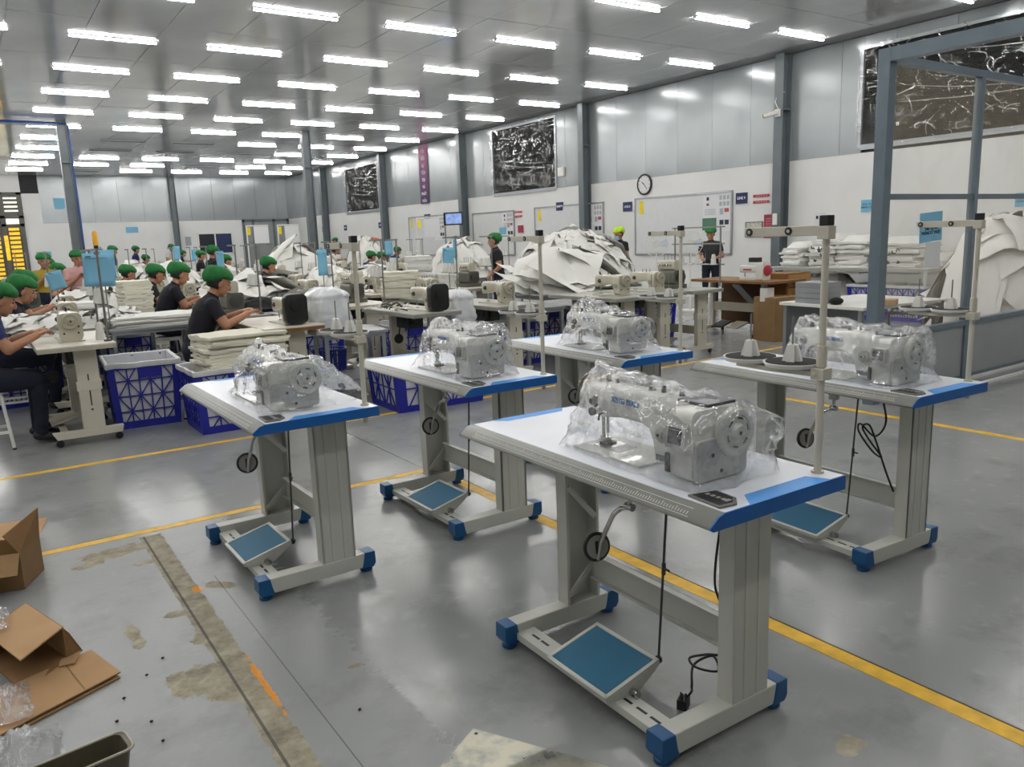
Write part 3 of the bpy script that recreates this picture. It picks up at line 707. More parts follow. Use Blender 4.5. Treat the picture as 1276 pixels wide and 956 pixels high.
BAG = film_material('clear_polythene', .05, .09, 4.5, .7, .10, '#f2f4f6', .6, 2.5)
def bag(seed, peaks, shift=(0, 0, 0)):
    """a polythene bag dropped over the machine: hull of the machine outline, subdivided, slack and crumpled"""
    Z = TH; rnd = random.Random(seed)
    pts = []
    for x, y0, y1, z1 in ((-.135, -.09, .06, .218), (.0, -.10, .07, .232), (.20, -.135, .10, .232), (.33, -.165, .12, .225), (.455, -.14, .13, .215)):
        pts += [(x, y0, z1*.86), (x, y1, z1*.86), (x, (y0*.5+y1*.5), z1)]
    for x, y0, y1 in ((-.150, -.145, .08), (.2, -.165, .12), (.475, -.165, .14)): pts += [(x, y0, .006), (x, y1, .006)]
    pts += peaks
    bm = bmesh.new()
    for p in pts: bm.verts.new((p[0], p[1], Z+p[2]))
    r = bmesh.ops.convex_hull(bm, input=bm.verts)
    bmesh.ops.delete(bm, geom=list({g for g in r['geom_unused']+r['geom_interior'] if isinstance(g, bmesh.types.BMVert)}), context='VERTS')
    bmesh.ops.delete(bm, geom=[f for f in bm.faces if f.calc_center_median().z < Z+.012 and abs(f.normal.z) > .8], context='FACES')
    for it in range(5):
        es = [e for e in bm.edges if e.calc_length() > .022]
        if not es: break
        bmesh.ops.subdivide_edges(bm, edges=es, cuts=1)
        bmesh.ops.triangulate(bm, faces=bm.faces)
        if it in (1, 2): 
            fixed = {v for v in bm.verts if v.co.z < Z+.01}
            bmesh.ops.smooth_vert(bm, verts=[v for v in bm.verts if v not in fixed], factor=.4, use_axis_x=True, use_axis_y=True, use_axis_z=True)
    bmesh.ops.recalc_face_normals(bm, faces=bm.faces); bm.normal_update()
    for v in bm.verts:
        p = v.co*1.0; s = seed*3.1
        hz_ = min(1, max(0, (p.z-Z)/.05))
        n1 = abs(nz3(p.x*9+s, p.y*9, p.z*7)); n2 = abs(nz3(p.x*15+s+3*n1, p.y*17+p.x*9, p.z*15)); n3 = nz3(p.x*50, p.y*50+s, p.z*50)
        d = -.018*(1-2.2*n1)*.8 + .016*(n2*2-.5)+.0008*n3
        v.co += v.normal*(d*(.25+.75*hz_))
        if v.co.z < Z+.002: v.co.z = Z+.002
        skirt = max(0, 1-(p.z-Z)/.07)
        v.co += Vector((v.normal.x, v.normal.y, 0))*skirt*(.018*nz3(p.x*14, p.y*14, s)+.012)
    me = bpy.data.meshes.new('plastic_bag'); bm.to_mesh(me); bm.free()
    me.materials.append(BAG); me.shade_smooth(); return me
PEAKS = [[(-.14, -.02, .285), (-.10, .02, .275), (.48, .20, .17), (.50, .13, .14)],
         [(-.08, -.02, .26), (.30, .27, .03), (.40, .24, .05), (.46, .10, .19), (.44, .34, .012)],
         [(-.11, .02, .275), (.41, .10, .275), (.46, .10, .25)],
         [(-.12, .0, .315), (-.06, .02, .29), (.47, .10, .16)],
         [(-.145, .0, .285), (-.10, .02, .27), (.48, .06, .235), (.48, -.06, .225)]]
tb0 = new_table(); st0 = thread_stand(); mc0 = new_machine()
WRAP = ['wrapped white sewing machine on the table beside the metal plate', 'wrapped white sewing machine on the table next to the floor trench', 'wrapped white sewing machine on the table where yellow lines meet',
        'wrapped white sewing machine under a tall pointed bag', 'wrapped white sewing machine on the table before the glazed booth']
for n, (x, y, a, words) in enumerate(NEW):
    T_ = tb0 if n == 0 else copy_tree(tb0); S_ = st0 if n == 0 else copy_tree(st0); M_ = mc0 if n == 0 else copy_tree(mc0)
    for o in (T_, S_, M_): o.location = (x, y, 0); o.rotation_euler = (0, 0, a)
    T_['label'] = 'new white-topped sewing table with blue trim, '+words
    S_['label'] = 'beige thread stand with two black trays, on the table '+words
    M_['label'] = WRAP[n]
    b = link('plastic_bag', bag(n+1, PEAKS[n]), None, (x, y, 0), (0, 0, a), label='crinkled clear polythene bag over the '+WRAP[n].replace('wrapped white ', ''), cat='plastic bag', group='polythene bags over the new machines')
# loose leads under two of the tables
def cable(name, pts, r, lab, m=BLACK):
    # Catmull-Rom through the points
    P = [Vector(p) for p in pts]; out = []
    for i in range(len(P)-1):
        p0, p1, p2, p3 = P[max(i-1, 0)], P[i], P[i+1], P[min(i+2, len(P)-1)]
        for k in range(6):
            t = k/6; out.append(.5*((2*p1)+(p2-p0)*t+(2*p0-5*p1+4*p2-p3)*t*t+(3*p1-p0-3*p2+p3)*t**3))
    out.append(P[-1])
    return MB().tube(out, r, 6).build(name, m, smooth='all', label=lab, cat='cable')
def tl(n, p):
    x, y, a, _ = NEW[n]; q = rz(Vector(p), a); return (x+q.x, y+q.y, p[2])
c = cable('power_cord', [tl(0, p) for p in ((.34, .1, .755), (.36, .03, .5), (.345, .07, .38), (.36, .13, .28), (.34, .1, .2), (.30, .06, .19), (.26, .03, .17), (.30, .02, .16), (.34, .07, .15), (.30, .09, .175), (.26, .05, .14), (.30, .0, .11), (.27, .03, .06), (.255, .02, .035))], .004, 'black power cord with plug hanging under the foremost table')
p_ = tl(0, (.25, .015, 0)); MB().box(-.022, .022, -.016, .016, 0, .032).cyl((0, -.008, .03), (0, -.008, .05), .003, n=6).cyl((0, .008, .03), (0, .008, .05), .003, n=6).cyl((-.013, 0, .03), (-.013, 0, .055), .003, n=6).build('plug', BLACK, c, (p_[0], p_[1], .002), (0, 0, .5), bevel=.003)
cable('power_cord', [tl(4, p) for p in ((.28, .02, .755), (.33, .0, .62), (.30, -.03, .55), (.24, -.05, .60), (.23, -.045, .56), (.29, -.03, .48), (.33, -.02, .46), (.28, -.04, .53), (.25, -.05, .585), (.28, -.045, .60), (.31, -.03, .52), (.345, -.01, .40), (.37, .02, .30))], .0045, 'black bundled power cord hanging under the table before the booth')
cable('power_cord', [tl(1, p) for p in ((.30, .13, .27), (.31, .12, .21), (.34, .12, .20), (.36, .12, .25), (.33, .12, .28), (.30, .12, .24), (.33, .12, .19), (.37, .13, .21))], .006, 'black cord coiled on the stretcher of the table by the trench')
# ================================================================ people
def capsule(b, p0, p1, r0, r1, n=14):
    p0, p1 = Vector(p0), Vector(p1); d = p1-p0; L = d.length; d = d/L if L else Vector((0,0,1)); u = d.orthogonal().normalized(); v = d.cross(u)
    vs = []; rows = []
    for k in range(1, 4): t = -math.pi/2+math.pi/2*k/3; rows.append((p0+d*(r0*math.sin(t)), r0*math.cos(t)))
    for k in range(0, 3): t = math.pi/2*k/3; rows.append((p1+d*(r1*math.sin(t)), r1*math.cos(t)))
    o = [p0-d*r0]
    for c, r in rows: o += b.ring(c, u, v, r, n)
    o.append(p1+d*r1); m = len(rows); fs = []
    for i in range(n):
        j = (i+1) % n; fs.append((0, 1+j, 1+i)); fs.append((len(o)-1, 1+(m-1)*n+i, 1+(m-1)*n+j))
        for k in range(m-1): fs.append((1+k*n+i, 1+k*n+j, 1+(k+1)*n+j, 1+(k+1)*n+i))
    b.add(o, fs)
def loft(b, secs, n=20):
    """secs: (centre, rx(front-back), ry(side), tilt about y)"""
    vs = []
    for c, rx, ry, ti in secs:
        M = Matrix.Rotation(ti, 3, 'Y')
        for i in range(n):
            a = 2*math.pi*i/n; vs.append(Vector(c)+M @ Vector((rx*math.cos(a), ry*math.sin(a), 0)))
    m = len(secs); fs = [(j*n+i, j*n+(i+1) % n, (j+1)*n+(i+1) % n, (j+1)*n+i) for j in range(m-1) for i in range(n)]
    fs += [tuple(range(n-1, -1, -1)), tuple(range((m-1)*n, m*n))]
    b.add(vs, fs)
SKN, SHT, PNT, SHO, DRK = 0, 1, 2, 3, 4
def make_body(name, J, head_tilt, sleeve=.62, voxel=.0065, trousers=True):
    """J: joints of the pose (facing +x). Returns (mesh, head matrix)."""
    b = MB(); bones = []
    def bone(p0, p1, r0, r1, m, cut=None):
        capsule(b, p0, p1, r0, r1); bones.append((Vector(p0), Vector(p1), r0, r1, m, cut))
    pel, wai, che, nek, hd = [Vector(J[k]) for k in ('pelvis', 'waist', 'chest', 'neck', 'head')]
    def ti(a, c): d = c-a; return math.atan2(d.x, d.z)
    t1, t2, t3 = ti(pel, wai), ti(wai, che), ti(che, nek)
    loft(b, [(pel-Vector((0,0,.08)), .095, .13, 0), (pel, .115, .165, t1*.5), ((pel+wai)/2, .105, .148, t1), (wai, .098, .135, (t1+t2)/2), ((wai+che)/2, .104, .148, t2), (che, .108, .165, (t2+t3)/2), (che+(nek-che)*.55, .092, .165, t3), (che+(nek-che)*.88, .06, .10, t3), (nek, .05, .055, t3)])
    bones += [(pel-Vector((0,0,.08)), wai*.35+pel*.65, .14, .14, PNT, None), (wai*.65+pel*.35, che, .13, .14, SHT, None), (che, che+(nek-che)*.9, .14, .08, SHT, None)]
    bone(che+(nek-che)*.8, hd+Matrix.Rotation(head_tilt, 3, 'Y') @ Vector((-.012, 0, -.06)), .048, .046, SKN)
    for s in (-1, 1):
        f = lambda k: Vector((J[k+'L' if s > 0 and k+'L' in J else k][0], s*J[k+'L' if s > 0 and k+'L' in J else k][1], J[k+'L' if s > 0 and k+'L' in J else k][2]))
        sh, el, wr, hp, kn, an, to = f('shoulder'), f('elbow'), f('wrist'), f('hip'), f('knee'), f('ankle'), f('toe')
        capsule(b, che+(nek-che)*.55+Vector((0, s*.09, 0)), sh, .055, .052); bones.append((che+(nek-che)*.55, sh, .07, .06, SHT, None))
        bone(sh, el, .052, .042, SHT, sleeve); bone(el, wr, .040, .026, SKN)
        bone(hp, kn, .088, .058, PNT); bone(kn, an, .056, .04, PNT)
        bone(an-Vector((.03, 0, .03)), to, .036, .030, SHO)
        # hand: palm, four unequal bent fingers and a thumb from the side of the palm
        d = (wr-el).normalized(); side = Vector((0, -s, 0)); side = (side-d*side.dot(d)).normalized(); dn = d.cross(side)*s
        if dn.z > 0: dn = -dn
        palm0, palm1 = wr+d*.012, wr+d*.066
        for q in (-.026, -.009, .009, .026): capsule(b, palm0+side*q*.7, palm1+side*q, .015, .0115, 10)
        bones.append((wr, palm1, .03, .03, SKN, None))
        for q, ln in ((-.032, .054), (-.011, .068), (.011, .073), (.032, .064)):
            a0 = palm1+side*q; a1 = a0+(d*.8+dn*.35).normalized()*ln*.5; a2 = a1+(d*.35+dn*.9).normalized()*ln*.5
            capsule(b, a0, a1, .0082, .0076, 8); capsule(b, a1, a2, .0076, .007, 8); bones.append((a0, a2, .01, .01, SKN, None))
        a0 = wr+d*.025+side*.022; a1 = a0+(d*.6+side*.75+dn*.2).normalized()*.036; a2 = a1+(d*.9+dn*.4).normalized()*.03
        capsule(b, a0, a1, .0125, .0105, 8); capsule(b, a1, a2, .0105, .009, 8); bones.append((a0, a2, .01, .01, SKN, None))
    # head with face
    H = Matrix.Translation(hd) @ Matrix.Rotation(head_tilt, 4, 'Y')
    def E(c, r, rot=0): b.ell((0,0,0), r, 18, 12, 0, None); k = 18*11+2; 
    def he(c, r):
        o = len(b.v); b.ell((0,0,0), r, 16, 10)
        for i in range(o, len(b.v)): b.v[i] = tuple(H @ (Vector(b.v[i])+Vector(c)))
    he((-.008, 0, .018), (.094, .076, .098)); he((.022, 0, -.035), (.066, .060, .078)); he((.05, 0, -.088), (.026, .028, .022))
    he((.076, 0, .030), (.010, .048, .012)); he((.092, 0, -.012), (.016, .0125, .024)); he((.099, 0, -.026), (.012, .0145, .010))
    he((.080, 0, -.055), (.012, .024, .007)); he((.077, 0, -.067), (.012, .021, .007)); he((.058, .036, -.02), (.024, .02, .022)); he((.058, -.036, -.02), (.024, .02, .022))
    for s in (-1, 1): he((-.004, s*.078, -.008), (.018, .010, .030))
    bones.append((H @ Vector((0,0,-.05)), H @ Vector((0,0,.05)), .09, .09, SKN, None))
    me0 = b.mesh('tmp', SKIN); o = bpy.data.objects.new('tmp', me0); col.objects.link(o)
    md = o.modifiers.new('r', 'REMESH'); md.mode = 'VOXEL'; md.voxel_size = voxel
    dg = bpy.context.evaluated_depsgraph_get(); me = bpy.data.meshes.new_from_object(o.evaluated_get(dg))
    bpy.data.objects.remove(o); bpy.data.meshes.remove(me0)
    bm = bmesh.new(); bm.from_mesh(me)
    hi = H.inverted()
    def isfine(p): q = hi @ p; return q.length < .13
    bmesh.ops.smooth_vert(bm, verts=bm.verts, factor=.5, use_axis_x=True, use_axis_y=True, use_axis_z=True)
    body = [v for v in bm.verts if not isfine(v.co) and not any((v.co-Vector((J['wrist'][0], s*J['wrist'][1], J['wrist'][2]))).length < .15 for s in (-1, 1))]
    for _ in range(6): bmesh.ops.smooth_vert(bm, verts=body, factor=.5, use_axis_x=True, use_axis_y=True, use_axis_z=True)
    tagv = {}
    for v in bm.verts:
        best = 1e9; m = 0
        for p0, p1, r0, r1, mm, cut in bones:
            d = p1-p0; t = max(0, min(1, (v.co-p0).dot(d)/d.length_squared)); e = (v.co-(p0+d*t)).length-(r0+(r1-r0)*t)
            if e < best:
                best = e; m = mm if cut is None or t < cut else SKN
        q = hi @ v.co
        if q.length < .12 and q.x > .045 and abs(abs(q.y)-.030) < .0135 and abs(q.z-.008) < .0065: m = DRK
        elif q.length < .125 and q.x > .055 and abs(abs(q.y)-.030) < .018 and abs(q.z-.034) < .005: m = DRK
        tagv[v] = m
    nrm = {v: v.normal.copy() for v in bm.verts}
    for f in bm.faces:
        c = [tagv[v] for v in f.verts]; f.material_index = max(set(c), key=c.count); f.smooth = True
    for v, m in tagv.items():
        k = .007 if m in (SHT,) else (.006 if m == PNT else 0)
        if k:
            fold = .006*nz3(v.co.x*11, v.co.y*11, v.co.z*22)
            v.co += nrm[v]*(k+fold)
    me.materials.clear()
    for m in (SKIN, NAVY, JEANS, SHOE, HAIR): me.materials.append(m)
    bm.to_mesh(me); bm.free(); me.name = name
    return me, H

def make_cap(H, seed=0):
    b = MB(); n, m = 36, 12; vs = []
    for j in range(m+1):
        t = j/m; ph = -.42+(math.pi/2+.42)*t
        for i in range(n):
            a = 2*math.pi*i/n
            pl = 1.05+.035*math.sin(a*9+seed)*math.cos(ph)+.05*nz3(math.cos(a)*2+seed, math.sin(a)*2, ph)
            puff = 1.0 if ph > 0 else 1-.18*(ph/.42)**2
            back = 1+.14*max(0, -math.cos(a))
            vs.append(H @ Vector((-.022+.112*back*pl*puff*math.cos(ph)*math.cos(a), .104*pl*puff*math.cos(ph)*math.sin(a), .066+.078*math.sin(ph)*(1+.08*nz3(a, ph*3, seed))+(.02 if math.cos(a) > 0 else -.020+.11*math.cos(a))*max(0, .5-t))))
    fs = [(j*n+i, j*n+(i+1) % n, (j+1)*n+(i+1) % n, (j+1)*n+i) for j in range(m) for i in range(n)]
    fs += [tuple(range(n-1, -1, -1))]
    b.add(vs, fs); return b.mesh('cap', GREEN_CAP, smooth='all')
def make_hair(H):
    b = MB(); n, m = 22, 10; vs = []
    for j in range(m+1):
        ph = -.72+1.4*j/m
        for i in range(n+1):
            a = math.pi*(.48+1.04*i/n)
            vs.append(H @ Vector((-.010+.100*math.cos(ph)*math.cos(a), .083*math.cos(ph)*math.sin(a), .012+.105*math.sin(ph))))
    fs = [(j*(n+1)+i, j*(n+1)+i+1, (j+1)*(n+1)+i+1, (j+1)*(n+1)+i) for j in range(m) for i in range(n)]
    b.add(vs, fs)
    return b.mesh('hair', HAIR, smooth='all')
def make_mask(H):
    b = MB()
    def fn(u, v):
        a = (u-.5)*2.1; z = -.09+.085*v; r = .092+.022*math.cos(a)*math.sin(math.pi*min(1, v*1.05))
        return H @ Vector((.012+r*math.cos(a), .080*math.sin(a), z))
    return b.grid(fn, 12, 6).mesh('face_mask', MASKC, smooth='all')
def collar(J, H): return None

SEAT = dict(pelvis=(0,0,.55), waist=(.035,0,.70), chest=(.115,0,.87), neck=(.175,0,1.00), head=(.245,0,1.115), shoulder=(.14,.158,.942), elbow=(.225,.215,.765), wrist=(.43,.125,.845), hip=(.02,.085,.53), knee=(.40,.115,.50), ankle=(.37,.11,.10), toe=(.49,.115,.035))
STAND = dict(pelvis=(0,0,.85), waist=(.0,0,1.0), chest=(.015,0,1.17), neck=(.03,0,1.31), head=(.06,0,1.435), shoulder=(.01,.162,1.24), elbow=(.03,.225,1.01), wrist=(.22,.13,.985), hip=(.0,.085,.82), knee=(.025,.10,.45), ankle=(-.01,.105,.08), toe=(.12,.12,.035))
FACE = dict(STAND, elbow=(.06,.20,1.02), wrist=(.20,.05,1.16), elbowL=(.05,.225,1.0), wristL=(.26,.10,.95))
BACK = dict(STAND, elbow=(-.02,.235,1.0), wrist=(.12,.19,.88))
POSES = {}
for nm, J, ti_, vx in (('seat', SEAT, R(24), .0052), ('stand', STAND, R(20), .008), ('face', FACE, R(12), .007), ('back', BACK, R(8), .007)):
    me, H = make_body('body_'+nm, J, ti_, voxel=vx)
    POSES[nm] = (me, make_cap(H, len(nm)), make_hair(H), make_mask(H), (H @ Vector((0, 0, .15))))
PEOPLE = []
def person(pose, hx, hy, ztop, yaw, label, group=None, shirt=NAVY, cap=GREEN_CAP, mask=False, pants=JEANS):
    """head top over (hx, hy) at height ztop"""
    me, cp, hr, mk, top = POSES[pose]; s = ztop/(top.z+.0)
    off = rz(Vector((top.x*s, 0, 0)), yaw)
    t = thing('person', (hx-off.x, hy-off.y, 0), yaw, label, 'person', group); t.scale = (s, s, s)
    o = link('body', me, t)
    for i, m in ((1, shirt), (2, pants)): o.material_slots[i].link = 'OBJECT'; o.material_slots[i].material = m
    link('hair', hr, t)
    c = link('cap', cp, t); c.material_slots[0].link = 'OBJECT'; c.material_slots[0].material = cap
    if mask: link('face_mask', mk, t)
    PEOPLE.append((t, pose)); return t
G = 'seated workers in green caps in the far rows'
person('seat', .24, 7.22, 1.275, R(3), 'person in royal blue shirt and green cap sewing at the nearest left machine', shirt=ROYAL)
person('seat', .46, 8.6, 1.285, R(-2), 'person in black shirt and green cap sewing directly behind the one in royal blue')
person('seat', .58, 10.4, 1.30, R(2), 'person in green cap half hidden behind two seated workers at the left machines')
person('face', .96, 13.9, 1.50, R(-88), 'person in mustard shirt and green cap facing forward by the far tables', shirt=MUSTARD)
person('face', 1.41, 13.85, 1.52, R(-80), 'person in pink shirt and green cap holding a white cloth piece', shirt=PINK)
person('seat', 1.91, 7.36, 1.305, R(-4), 'person in black shirt and green cap reaching to the black-covered machine')
person('seat', 2.15, 10.1, 1.315, R(0), 'person in black shirt sewing behind the one at the black-covered machine')
person('seat', 2.16, 11.6, 1.28, R(0), 'person in black shirt behind the tall white fabric stack')
person('seat', 2.07, 13.3, 1.26, R(0), 'person in black shirt and green cap, third behind the black-covered machine')
for hx, hy, z in ((2.0, 14.9, 1.31), (1.37, 15.95, 1.30), (1.36, 17.9, 1.40), (4.8, 27.6, 1.32), (7.55, 35.2, 1.40), (4.61, 17.4, 1.315), (5.67, 16.0, 1.27), (7.36, 19.67, 1.33), (8.33, 17.63, 1.22)):
    person('seat', hx, hy, z, R(random.uniform(-8, 8)), 'person in dark shirt and green cap sewing among the far crowded rows', G, mask=(hx in (5.67, 7.36)))
person('seat', 3.95, 12.4, 1.30, R(-5), 'person in black shirt and green cap sewing left of the hanging blue sheets')
person('seat', 7.87, 17.2, 1.26, R(0), 'person in royal blue shirt bent behind the square white fabric stack', shirt=ROYAL)
person('seat', 11.12, 22.4, 1.29, R(0), 'person in royal blue shirt seated before the far purple banner wall', shirt=ROYAL)
person('seat', 10.12, 25.0, 1.37, R(0), 'person in grey cap and striped top beside the far fabric heap', cap=GREY_CAP, shirt=WHITE_SH)
person('stand', 3.34, 23.8, 1.62, R(-20), 'person in black standing beyond the man-high blue conduit column')
person('stand', 4.85, 29.6, 1.62, R(0), 'person in royal blue standing before the far white wall', shirt=ROYAL)
person('stand', 6.51, 32.3, 1.66, R(-60), 'person in white standing far back beside the wall column', shirt=WHITE_SH)
person('stand', 4.57, 19.4, 1.42, R(-10), 'person in black bending over the far machines below the dark window')
person('stand', 3.88, 15.5, 1.515, R(10), 'person in black standing behind a blue sheet in the middle rows')
person('stand', 12.6, 31.4, 1.69, R(180), 'person in black standing by the far wall signs')
person('back', 7.41, 11.4, 1.56, R(150), 'person in dark polo and green cap standing with back turned, between fabric heaps')
person('stand', 10.67, 11.9, 1.59, R(175), 'person in lime cap and blue mask behind the white fabric heap', cap=LIME_CAP, mask=True)
person('stand', 11.58, 10.3, 1.525, R(-150), 'person in charcoal t-shirt and green cap working before the whiteboard', shirt=CHARCOAL)
# ================================================================ the working lines: old sewing tables, machines, stands, crates, fabric
T2 = .79
def old_table(top_m, edge_m):
    t = thing('work_table', label='x', cat='table', group='x')
    tp = MB().box(-.60, .60, -.267, .267, T2-.012, T2).build('tabletop', top_m, t, bevel=.002)
    MB().box(-.598, .598, -.265, .265, T2-.040, T2-.012).build('table_core', edge_m, tp)
    for s in (-1, 1):
        a = .43*s
        lg = MB().box(a-.03, a+.03, -.02, .135, .115, T2-.04).box(a-.033, a+.033, -.03, .145, .42, .50).build('leg_column', CREAM, t, bevel=.004)
        MB().box(a+s*.0302, a+s*.0315, .052, .062, .30, .55).cyl((a+s*.03, .057, .27), (a+s*.034, .057, .27), .009, n=10).build('height_slot', DARKMETAL, lg)
        ft = MB().prism([(-.235, .115), (.265, .115), (.25, .06), (-.205, .06)], a-.032, a+.032, 'x').build('foot_beam', CREAM, t, bevel=.003, fixn=True)
        for yy in (-.19, .225): MB().lathe([(.024, -.011), (.028, -.008), (.028, .008), (.024, .011)], (a, yy, .028), 14, 'x').box(a-.016, a+.016, yy-.014, yy+.014, .036, .062).build('caster', BLACK, ft, smooth=True)
    MB().box(-.40, .40, .05, .065, .24, .34).build('crossbar', CREAM_DK, t)
    MB().box(-.40, .40, -.17, -.12, .10, .108).build('pedal_bar', CREAM_DK, t)
    Mt = Matrix.Translation((0, -.12, .15)) @ Matrix.Rotation(R(16), 4, 'X')
    MB().box(-.14, .14, -.10, .10, -.01, .008, 0, Mt).build('treadle', CREAM_DK, t, bevel=.003)
    MB().box(-.22, .06, -.05, .12, T2-.20, T2-.04).cyl((.06, .03, T2-.12), (.11, .03, T2-.12), .055, n=16).build('motor', mat('dark_motor_case', '#33342f', .5), t, bevel=.01)
    MB().tube([(.1, -.1, T2-.04), (.1, -.12, .66), (.04, -.14, .62), (.02, -.15, .52)], .007, 6).lathe([(.03, -.006), (.05, -.004), (.05, .004), (.03, .008)], (.02, -.15, .50), 18, 'x').build('knee_lever', BLACK, t, smooth=True)
    return t
def lockstitch(black_end=False):
    m = thing('sewing_machine', label='x', cat='sewing machine', group='x'); Z = T2; W_ = MACHINE_OLD
    MB().box(-.24, .21, -.09, .09, Z, Z+.01).build('bed', W_, m, bevel=.003)
    b = MB(); secs = [(-.235, -.045, .045, .11, .215), (-.22, -.05, .05, .095, .225), (-.16, -.05, .05, .10, .228), (.0, -.052, .052, .125, .228), (.07, -.056, .056, .115, .23), (.10, -.07, .07, .06, .235), (.12, -.082, .082, .008, .235), (.21, -.085, .085, .008, .228)]
    ns = 20; vs = []
    for x, y0, y1, z0, z1 in secs:
        cy, cz, ry, rr = (y0+y1)/2, (z0+z1)/2, (y1-y0)/2, (z1-z0)/2
        for i in range(ns):
            a = 2*math.pi*i/ns; c, s = math.cos(a), math.sin(a)
            vs.append((x, cy+ry*math.copysign(abs(c)**.4, c), Z+cz+rr*math.copysign(abs(s)**.4, s)))
    b.add(vs, [(j*ns+i, j*ns+(i+1) % ns, (j+1)*ns+(i+1) % ns, (j+1)*ns+i) for j in range(len(secs)-1) for i in range(ns)]+[tuple(range(ns-1, -1, -1)), tuple(range((len(secs)-1)*ns, len(secs)*ns))])
    b.build('arm', W_, m, smooth=True, fixn=True)
    if black_end:
        rbox(MB(), .205, .30, -.10, .10, Z+.01, Z+.27, .05, 5).build('motor_cover', BLACK, m, smooth=True, bevel=.012)
        MB().lathe([(.02, 0), (.05, 0), (.05, .012), (.02, .014)], (.30, 0, Z+.17), 20, 'x').build('handwheel', BLACK, m, smooth=True)
    else:
        wl = MB().lathe([(.02, -.02), (.055, -.02), (.062, -.014), (.062, .012), (.054, .018), (.042, .014), (.03, .016), (.02, .03), (.006, .03)], (.235, 0, Z+.165), 28, 'x').build('handwheel', mat('beige_wheel', '#a39e8c', .35), m, smooth=True)
        MB().cyl((.265, 0, Z+.165), (.2665, 0, Z+.165), .008, n=10).build('wheel_hub', BLACK, wl)
        for yy, zz in ((-.05, .07), (.05, .07), (.055, .12)): MB().cyl((.21, yy, Z+zz), (.2125, yy, Z+zz), .008, n=8).build('screw', BLACK, m)
    MB().cyl((-.19, 0, Z+.11), (-.19, 0, Z+.04), .006, n=8).cyl((-.19, 0, Z+.05), (-.19, 0, Z+.012), .002, n=6).box(-.205, -.165, -.012, .012, Z+.012, Z+.02).build('needle_bar', CHROME, m, smooth=True)
    MB().lathe([(.004, 0), (.022, 0), (.022, -.012), (.01, -.024), (.004, -.024)], (-.15, -.05, Z+.16), 14, 'y').build('tension_disc', DARKMETAL, m, smooth=True)
    MB().lathe([(.004, 0), (.026, 0), (.024, -.016), (.008, -.02)], (.15, -.083, Z+.12), 16, 'y').build('stitch_dial', mat('beige_wheel', '#a39e8c', .35), m, smooth=True)
    for x in (-.2, -.06, .0, .06): MB().cyl((x, 0, Z+.225), (x, 0, Z+.262), .005, .003, 8).build('thread_post', DARKMETAL, m, smooth=True)
    text_mesh('SEWING', .02, mat('grey_blue_print', '#6f7f93', .5), 'print', m, (-.05, -.0535, Z+.185), (R(90), 0, 0)) if False else None
    return m
def overlock():
    m = thing('overlock_machine', label='x', cat='sewing machine', group='x'); Z = T2; DK = mat('greenish_grey_casting', '#5a5a50', .4, var=.12)
    MB().box(-.16, .16, -.12, .12, Z, Z+.05).build('base', DK, m, bevel=.006)
    rbox(MB(), -.13, .15, -.09, .09, Z+.05, Z+.22, .03, 4).build('body', DK, m, smooth=True)
    rbox(MB(), -.16, .12, -.06, .05, Z+.22, Z+.34, .03, 4).build('head', MACHINE_OLD, m, smooth=True)
    MB().lathe([(.02, -.02), (.06, -.02), (.065, .01), (.02, .02)], (.18, 0, Z+.14), 22, 'x').build('handwheel', DARKMETAL, m, smooth=True)
    for n in range(5): MB().lathe([(.004, 0), (.014, 0), (.014, -.015), (.004, -.02)], (-.12+n*.045, -.06, Z+.28), 10, 'y').build('tension_disc', CHROME, m, smooth=True)
    for n in range(4): MB().cyl((-.1+n*.06, 0, Z+.34), (-.1+n*.06, 0, Z+.42), .004, n=6).build('thread_post', CHROME, m)
    return m
def old_stand(sheet=0):
    s = thing('thread_stand', label='x', cat='thread stand', group='x'); x, y = .52, .21
    p = MB().cyl((x, y, T2), (x, y, 1.50), .009, n=8).build('pole', STEEL, s, smooth=True)
    MB().cyl((x, y, T2), (x, y, T2+.012), .03, n=12).build('foot', DARKMETAL, s)
    MB().box(x-.30, x+.03, y-.008, y+.008, 1.485, 1.505).build('top_arm', STEEL, s)
    MB().tube([(x, y, 1.08), (x-.36, y, 1.08)], .006, 6).box(x-.34, x-.02, y-.03, y+.03, 1.07, 1.076).build('cross_arm', STEEL, s)
    for q in (.08, .18, .28):
        MB().cyl((x-q, y, 1.076), (x-q, y, 1.20), .003, n=6).build('spool_pin', STEEL, s)
        MB().cyl((x-q, y, 1.08), (x-q, y, 1.19), .036, .022, 12).build('thread_cone', CONE_W, s, smooth=True)
    return s
GT = 'old sewing tables'; GM = 'beige sewing machines'; GS = 'steel thread stands'
tabA = old_table(mat('worn_cream_laminate', '#cfcabc', .4, var=.06), CREAM_DK)
tabB = old_table(mat('grey_laminate', '#a5a59c', .4, var=.06), mat('pale_grey_edge', '#8e8e86', .5))
tabC = old_table(mat('worn_cream_laminate', '#cfcabc', .4, var=.06), WOOD)
mA, mB, mO, sA = lockstitch(False), lockstitch(True), overlock(), old_stand()
protos = [tabA, tabB, tabC, mA, mB, mO, sA]
RZ = R(-90)
def place(proto, x, y, lab, grp, rot=RZ):
    return copy_tree(proto, (x, y, 0), rot, label=lab, group=grp)
